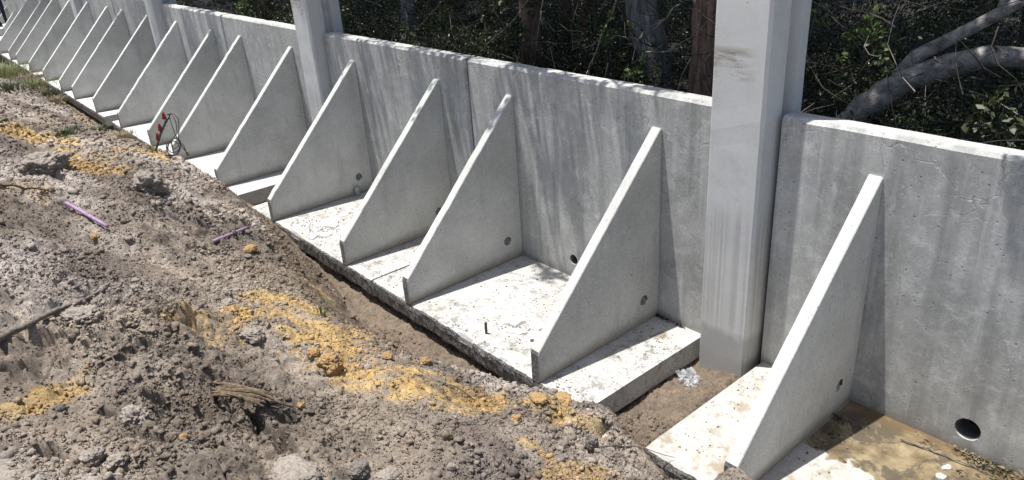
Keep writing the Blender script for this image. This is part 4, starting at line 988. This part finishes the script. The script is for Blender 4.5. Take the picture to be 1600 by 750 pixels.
wl = ['weedy green tuft on the far left bank', 'low scrub tuft beside the far left bank edge', 'mixed green and dry tuft below the far fins']
for k, (px, py, h, mt) in enumerate([(8, 98, .5, M_leafO), (20, 115, .4, M_grass), (38, 128, .35, M_dry), (14, 140, .3, M_leafO), (52, 138, .3, M_grass), (4, 120, .5, M_grass), (70, 150, .22, M_leafO), (100, 208, .09, M_leafO), (85, 160, .2, M_dry), (150, 205, .12, M_leafO), (190, 215, .12, M_dry)]):
    tuft(px, py, 260, h*.8, ['dark weed clump at the far left bank top', 'tall green tuft on the far left bank', 'dry tuft on the far bank edge', 'dark tuft lowest on the far left bank', 'green tuft where the far bank meets the slabs', 'green tuft cut by the left edge of the photo',
         'dark tuft right of the far bank grass', 'small green tuft beside the left ochre patch', 'dry tuft near the far slab front', 'low dark tuft above the small ochre patch', 'low dry tuft along the slab front', 'sparse green tuft above the thin dark stick'][k], 20+k, mt, .5 if k < 7 else .25, lean=.9)

# leaf litter and twig on the near slab
def litter(pts, label, mat, seed, size, name='leaf_litter'):
    r = np.random.default_rng(seed); P = []
    for (px, py, s, n_) in pts:
        c = on_slab(px, py); q = r.normal(size=(n_, 3))*[s, s*.6, 0]; q[:, 2] = np.abs(r.normal(size=n_))*.012+.006; P.append(c+q)
    P = np.concatenate(P); P[:, 1] = np.minimum(P[:, 1], -.03); V, F = leaves(P, size, r, .35, .35); o = link(name, npmesh(name, V, F), mat)
    return tag(o, label, 'leaf litter', kind='stuff')
litter([(1048, 492, .06, 40), (1072, 505, .03, 30), (1035, 488, .04, 20)], 'dark dead leaves in the wall corner of the slab left of the near column', M_twigD, 6, .03)
litter([(1520, 715, .05, 50), (1545, 725, .06, 90), (1500, 708, .04, 20), (1575, 738, .06, 50), (1500, 740, .02, 14), (1440, 690, .03, 8)], 'dark wet leaves gathered against the foot of the near wall', M_dry, 3, .035)
litter([(1535, 728, .06, 70), (1320, 660, .05, 16), (1560, 732, .05, 60), (1300, 680, .04, 10)], 'brown leaf scraps in the puddle', M_leafO, 4, .03)
branch('stick', [tuple(on_slab(a_, b_)+np.array([0, 0, .012])) for a_, b_ in [(1408, 690), (1450, 703), (1500, 724), (1540, 740), (1570, 755)]], .006, M_root, 'long thin twig lying in the puddle along the near wall', 'stick', SG, 7, 21)
branch('stick', [tuple(on_slab(a_, b_)+np.array([0, 0, .010])) for a_, b_ in [(1308, 650), (1325, 660), (1350, 672)]], .006, M_root, 'dark twig in the shadowed corner of the puddle', 'stick', SG, 6, 22)

# crumpled clear film in the gap and small cup by a buttress
def film():
    c = hit(1078, 594); bm = bmesh.new(); n = 22; g = {}
    for i in range(n):
        for j in range(n):
            u, v = i/(n-1)-.5, j/(n-1)-.5; p = Vector((u*.20, v*.13, 0)); q = Vector((u*7, v*7, 1.3))
            z = abs(mnoise.noise(q))*.06+.012*mnoise.noise(q*3)+.004; p += Vector((mnoise.noise(q*1.3+Vector((5, 0, 0)))*.04, mnoise.noise(q*1.3+Vector((0, 5, 0)))*.04, z)); g[i, j] = bm.verts.new(p)
    for i in range(n-1):
        for j in range(n-1): bm.faces.new([g[i, j], g[i+1, j], g[i+1, j+1], g[i, j+1]])
    o = bmobj('plastic_wrapper', bm, M_film); o.location = c; o.rotation_euler = (0, 0, -.5); tag(o, 'crumpled clear plastic wrapper on the earth between two slabs', 'wrapper')
film()
def cup():
    x = unit_x(-1)+FA+TF/2; p = plane_hit(557, 298, 0, x+.03); root = empty('plastic_cup', (x+.045, p[1], 0.0)); tag(root, 'small clear plastic cup standing against the buttress under its hole', 'cup')
    V = []; F = []; n = 24
    prof = [(.0, .004), (.024, .004), (.026, .01), (.030, .06), (.034, .11), (.0365, .113), (.033, .113), (.029, .06), (.024, .012), (0, .010)]
    for r, z in prof:
        for k in range(n): a = 2*math.pi*k/n; V.append((r*math.cos(a), r*math.sin(a), z))
    for i in range(len(prof)-1):
        for k in range(n): F.append((i*n+k, i*n+(k+1) % n, (i+1)*n+(k+1) % n, (i+1)*n+k))
    me = bpy.data.meshes.new('cup_body'); me.from_pydata(V, [], F); link('cup_body', me, M_film, root, True)
cup()

# ------------------------------------------------------------------ worker at the far end
def person():
    bx0 = -25.3; P0 = plane_hit(6, 41, 0, bx0); x, y = bx0, P0[1]
    bm = bmesh.new(); bmesh.ops.create_cube(bm, size=1)
    for v in bm.verts: v.co = Vector((v.co.x*1.5, v.co.y*.62, v.co.z*(P0[2]-.004)))
    bmesh.ops.bevel(bm, geom=bm.edges[:], offset=.015, segments=1, affect='EDGES')
    o = bmobj('concrete_block', bm, M_slabclean); o.location = (x-.1, y-.06, P0[2]/2+.002); tag(o, 'white concrete block under the boots of the person at the far end', 'concrete block')
    root = empty('person', (x, y, P0[2])); root.rotation_euler = (0, 0, R(70)); tag(root, 'person in dark navy work clothes standing at the far end of the wall', 'person', None)
    def skin(name, joints, edges, rad, mat):
        me = bpy.data.meshes.new(name); me.from_pydata(joints, edges, []); o = link(name, me, mat, root)
        mod = o.modifiers.new('skin', 'SKIN'); mod.use_smooth_shade = True
        for i, r in enumerate(rad): me.skin_vertices[0].data[i].radius = (r, r)
        me.skin_vertices[0].data[0].use_root = True
        sb = o.modifiers.new('sub', 'SUBSURF'); sb.levels = 2; sb.render_levels = 2; return o
    J = [(0, 0, .95), (0, 0, 1.12), (0, .0, 1.36), (0, .01, 1.47), (0, .02, 1.56), (.09, 0, .90), (.11, .02, .50), (.12, -.04, .09), (.13, .12, .04), (-.09, 0, .90), (-.11, .06, .50), (-.12, .10, .09), (-.13, .26, .04),
         (.18, 0, 1.40), (.24, -.02, 1.12), (.22, .16, .93), (-.18, 0, 1.40), (-.25, 0, 1.12), (-.24, .14, .92)]
    E_ = [(0, 1), (1, 2), (2, 3), (3, 4), (0, 5), (5, 6), (6, 7), (7, 8), (0, 9), (9, 10), (10, 11), (11, 12), (2, 13), (13, 14), (14, 15), (2, 16), (16, 17), (17, 18)]
    skin('body', J, E_, [.13, .125, .145, .06, .055, .095, .062, .045, .04, .095, .062, .045, .04, .06, .043, .032, .06, .043, .032], M_navy)
    bm = bmesh.new(); bmesh.ops.create_uvsphere(bm, u_segments=24, v_segments=18, radius=1)
    for v in bm.verts:
        c = v.co.copy(); v.co = Vector((c.x*.075, c.y*.095, c.z*.115))
        if c.y > .75 and abs(c.x) < .25 and -.3 < c.z < .15: v.co.y += .022
        if c.z < -.3: v.co.x *= .85
    o = bmobj('head', bm, M_skin, root, True); o.location = (0, .03, 1.67)
    bm = bmesh.new(); bmesh.ops.create_uvsphere(bm, u_segments=24, v_segments=14, radius=1)
    for v in bm.verts: c = v.co; v.co = Vector((c.x*.084, c.y*.104-.01, max(c.z, -.1)*.122+.008))
    h = bmobj('hair', bm, M_hair, root, True); h.location = (0, .02, 1.68)
    for s, w_ in ((1, (.22, .17, .92)), (-1, (-.24, .15, .91))):
        jn = [(0, 0, 0), (0, .03, -.05), (0, .045, -.09)]; ed = [(0, 1), (1, 2)]; rr = [.022, .026, .02]
        for k in range(4):
            b = len(jn); L = (.06, .07, .065, .05)[k]; jn += [(.0+(k-1.5)*.012, .055, -.105), ((k-1.5)*.016, .062, -.105-L*.55), ((k-1.5)*.017, .055, -.105-L)]; ed += [(2, b), (b, b+1), (b+1, b+2)]; rr += [.009, .008, .007]
        b = len(jn); jn += [(-s*.028, .055, -.075), (-s*.04, .068, -.105)]; ed += [(1, b), (b, b+1)]; rr += [.010, .008]
        h = skin('hand', jn, ed, rr, M_skin); h.location = w_
    for (bx, by) in ((.125, .03), (-.125, .17)):
        bm = bmesh.new(); bmesh.ops.create_uvsphere(bm, u_segments=18, v_segments=12, radius=1)
        for v in bm.verts: c = v.co; v.co = Vector((c.x*.05, c.y*.14+.03, max(c.z, -.55)*.075*(1.25-.45*c.y)))
        bt = bmobj('boot', bm, M_boot, root, True); bt.location = (bx, by, .045)
person()
print('DONE', len(bpy.data.objects))
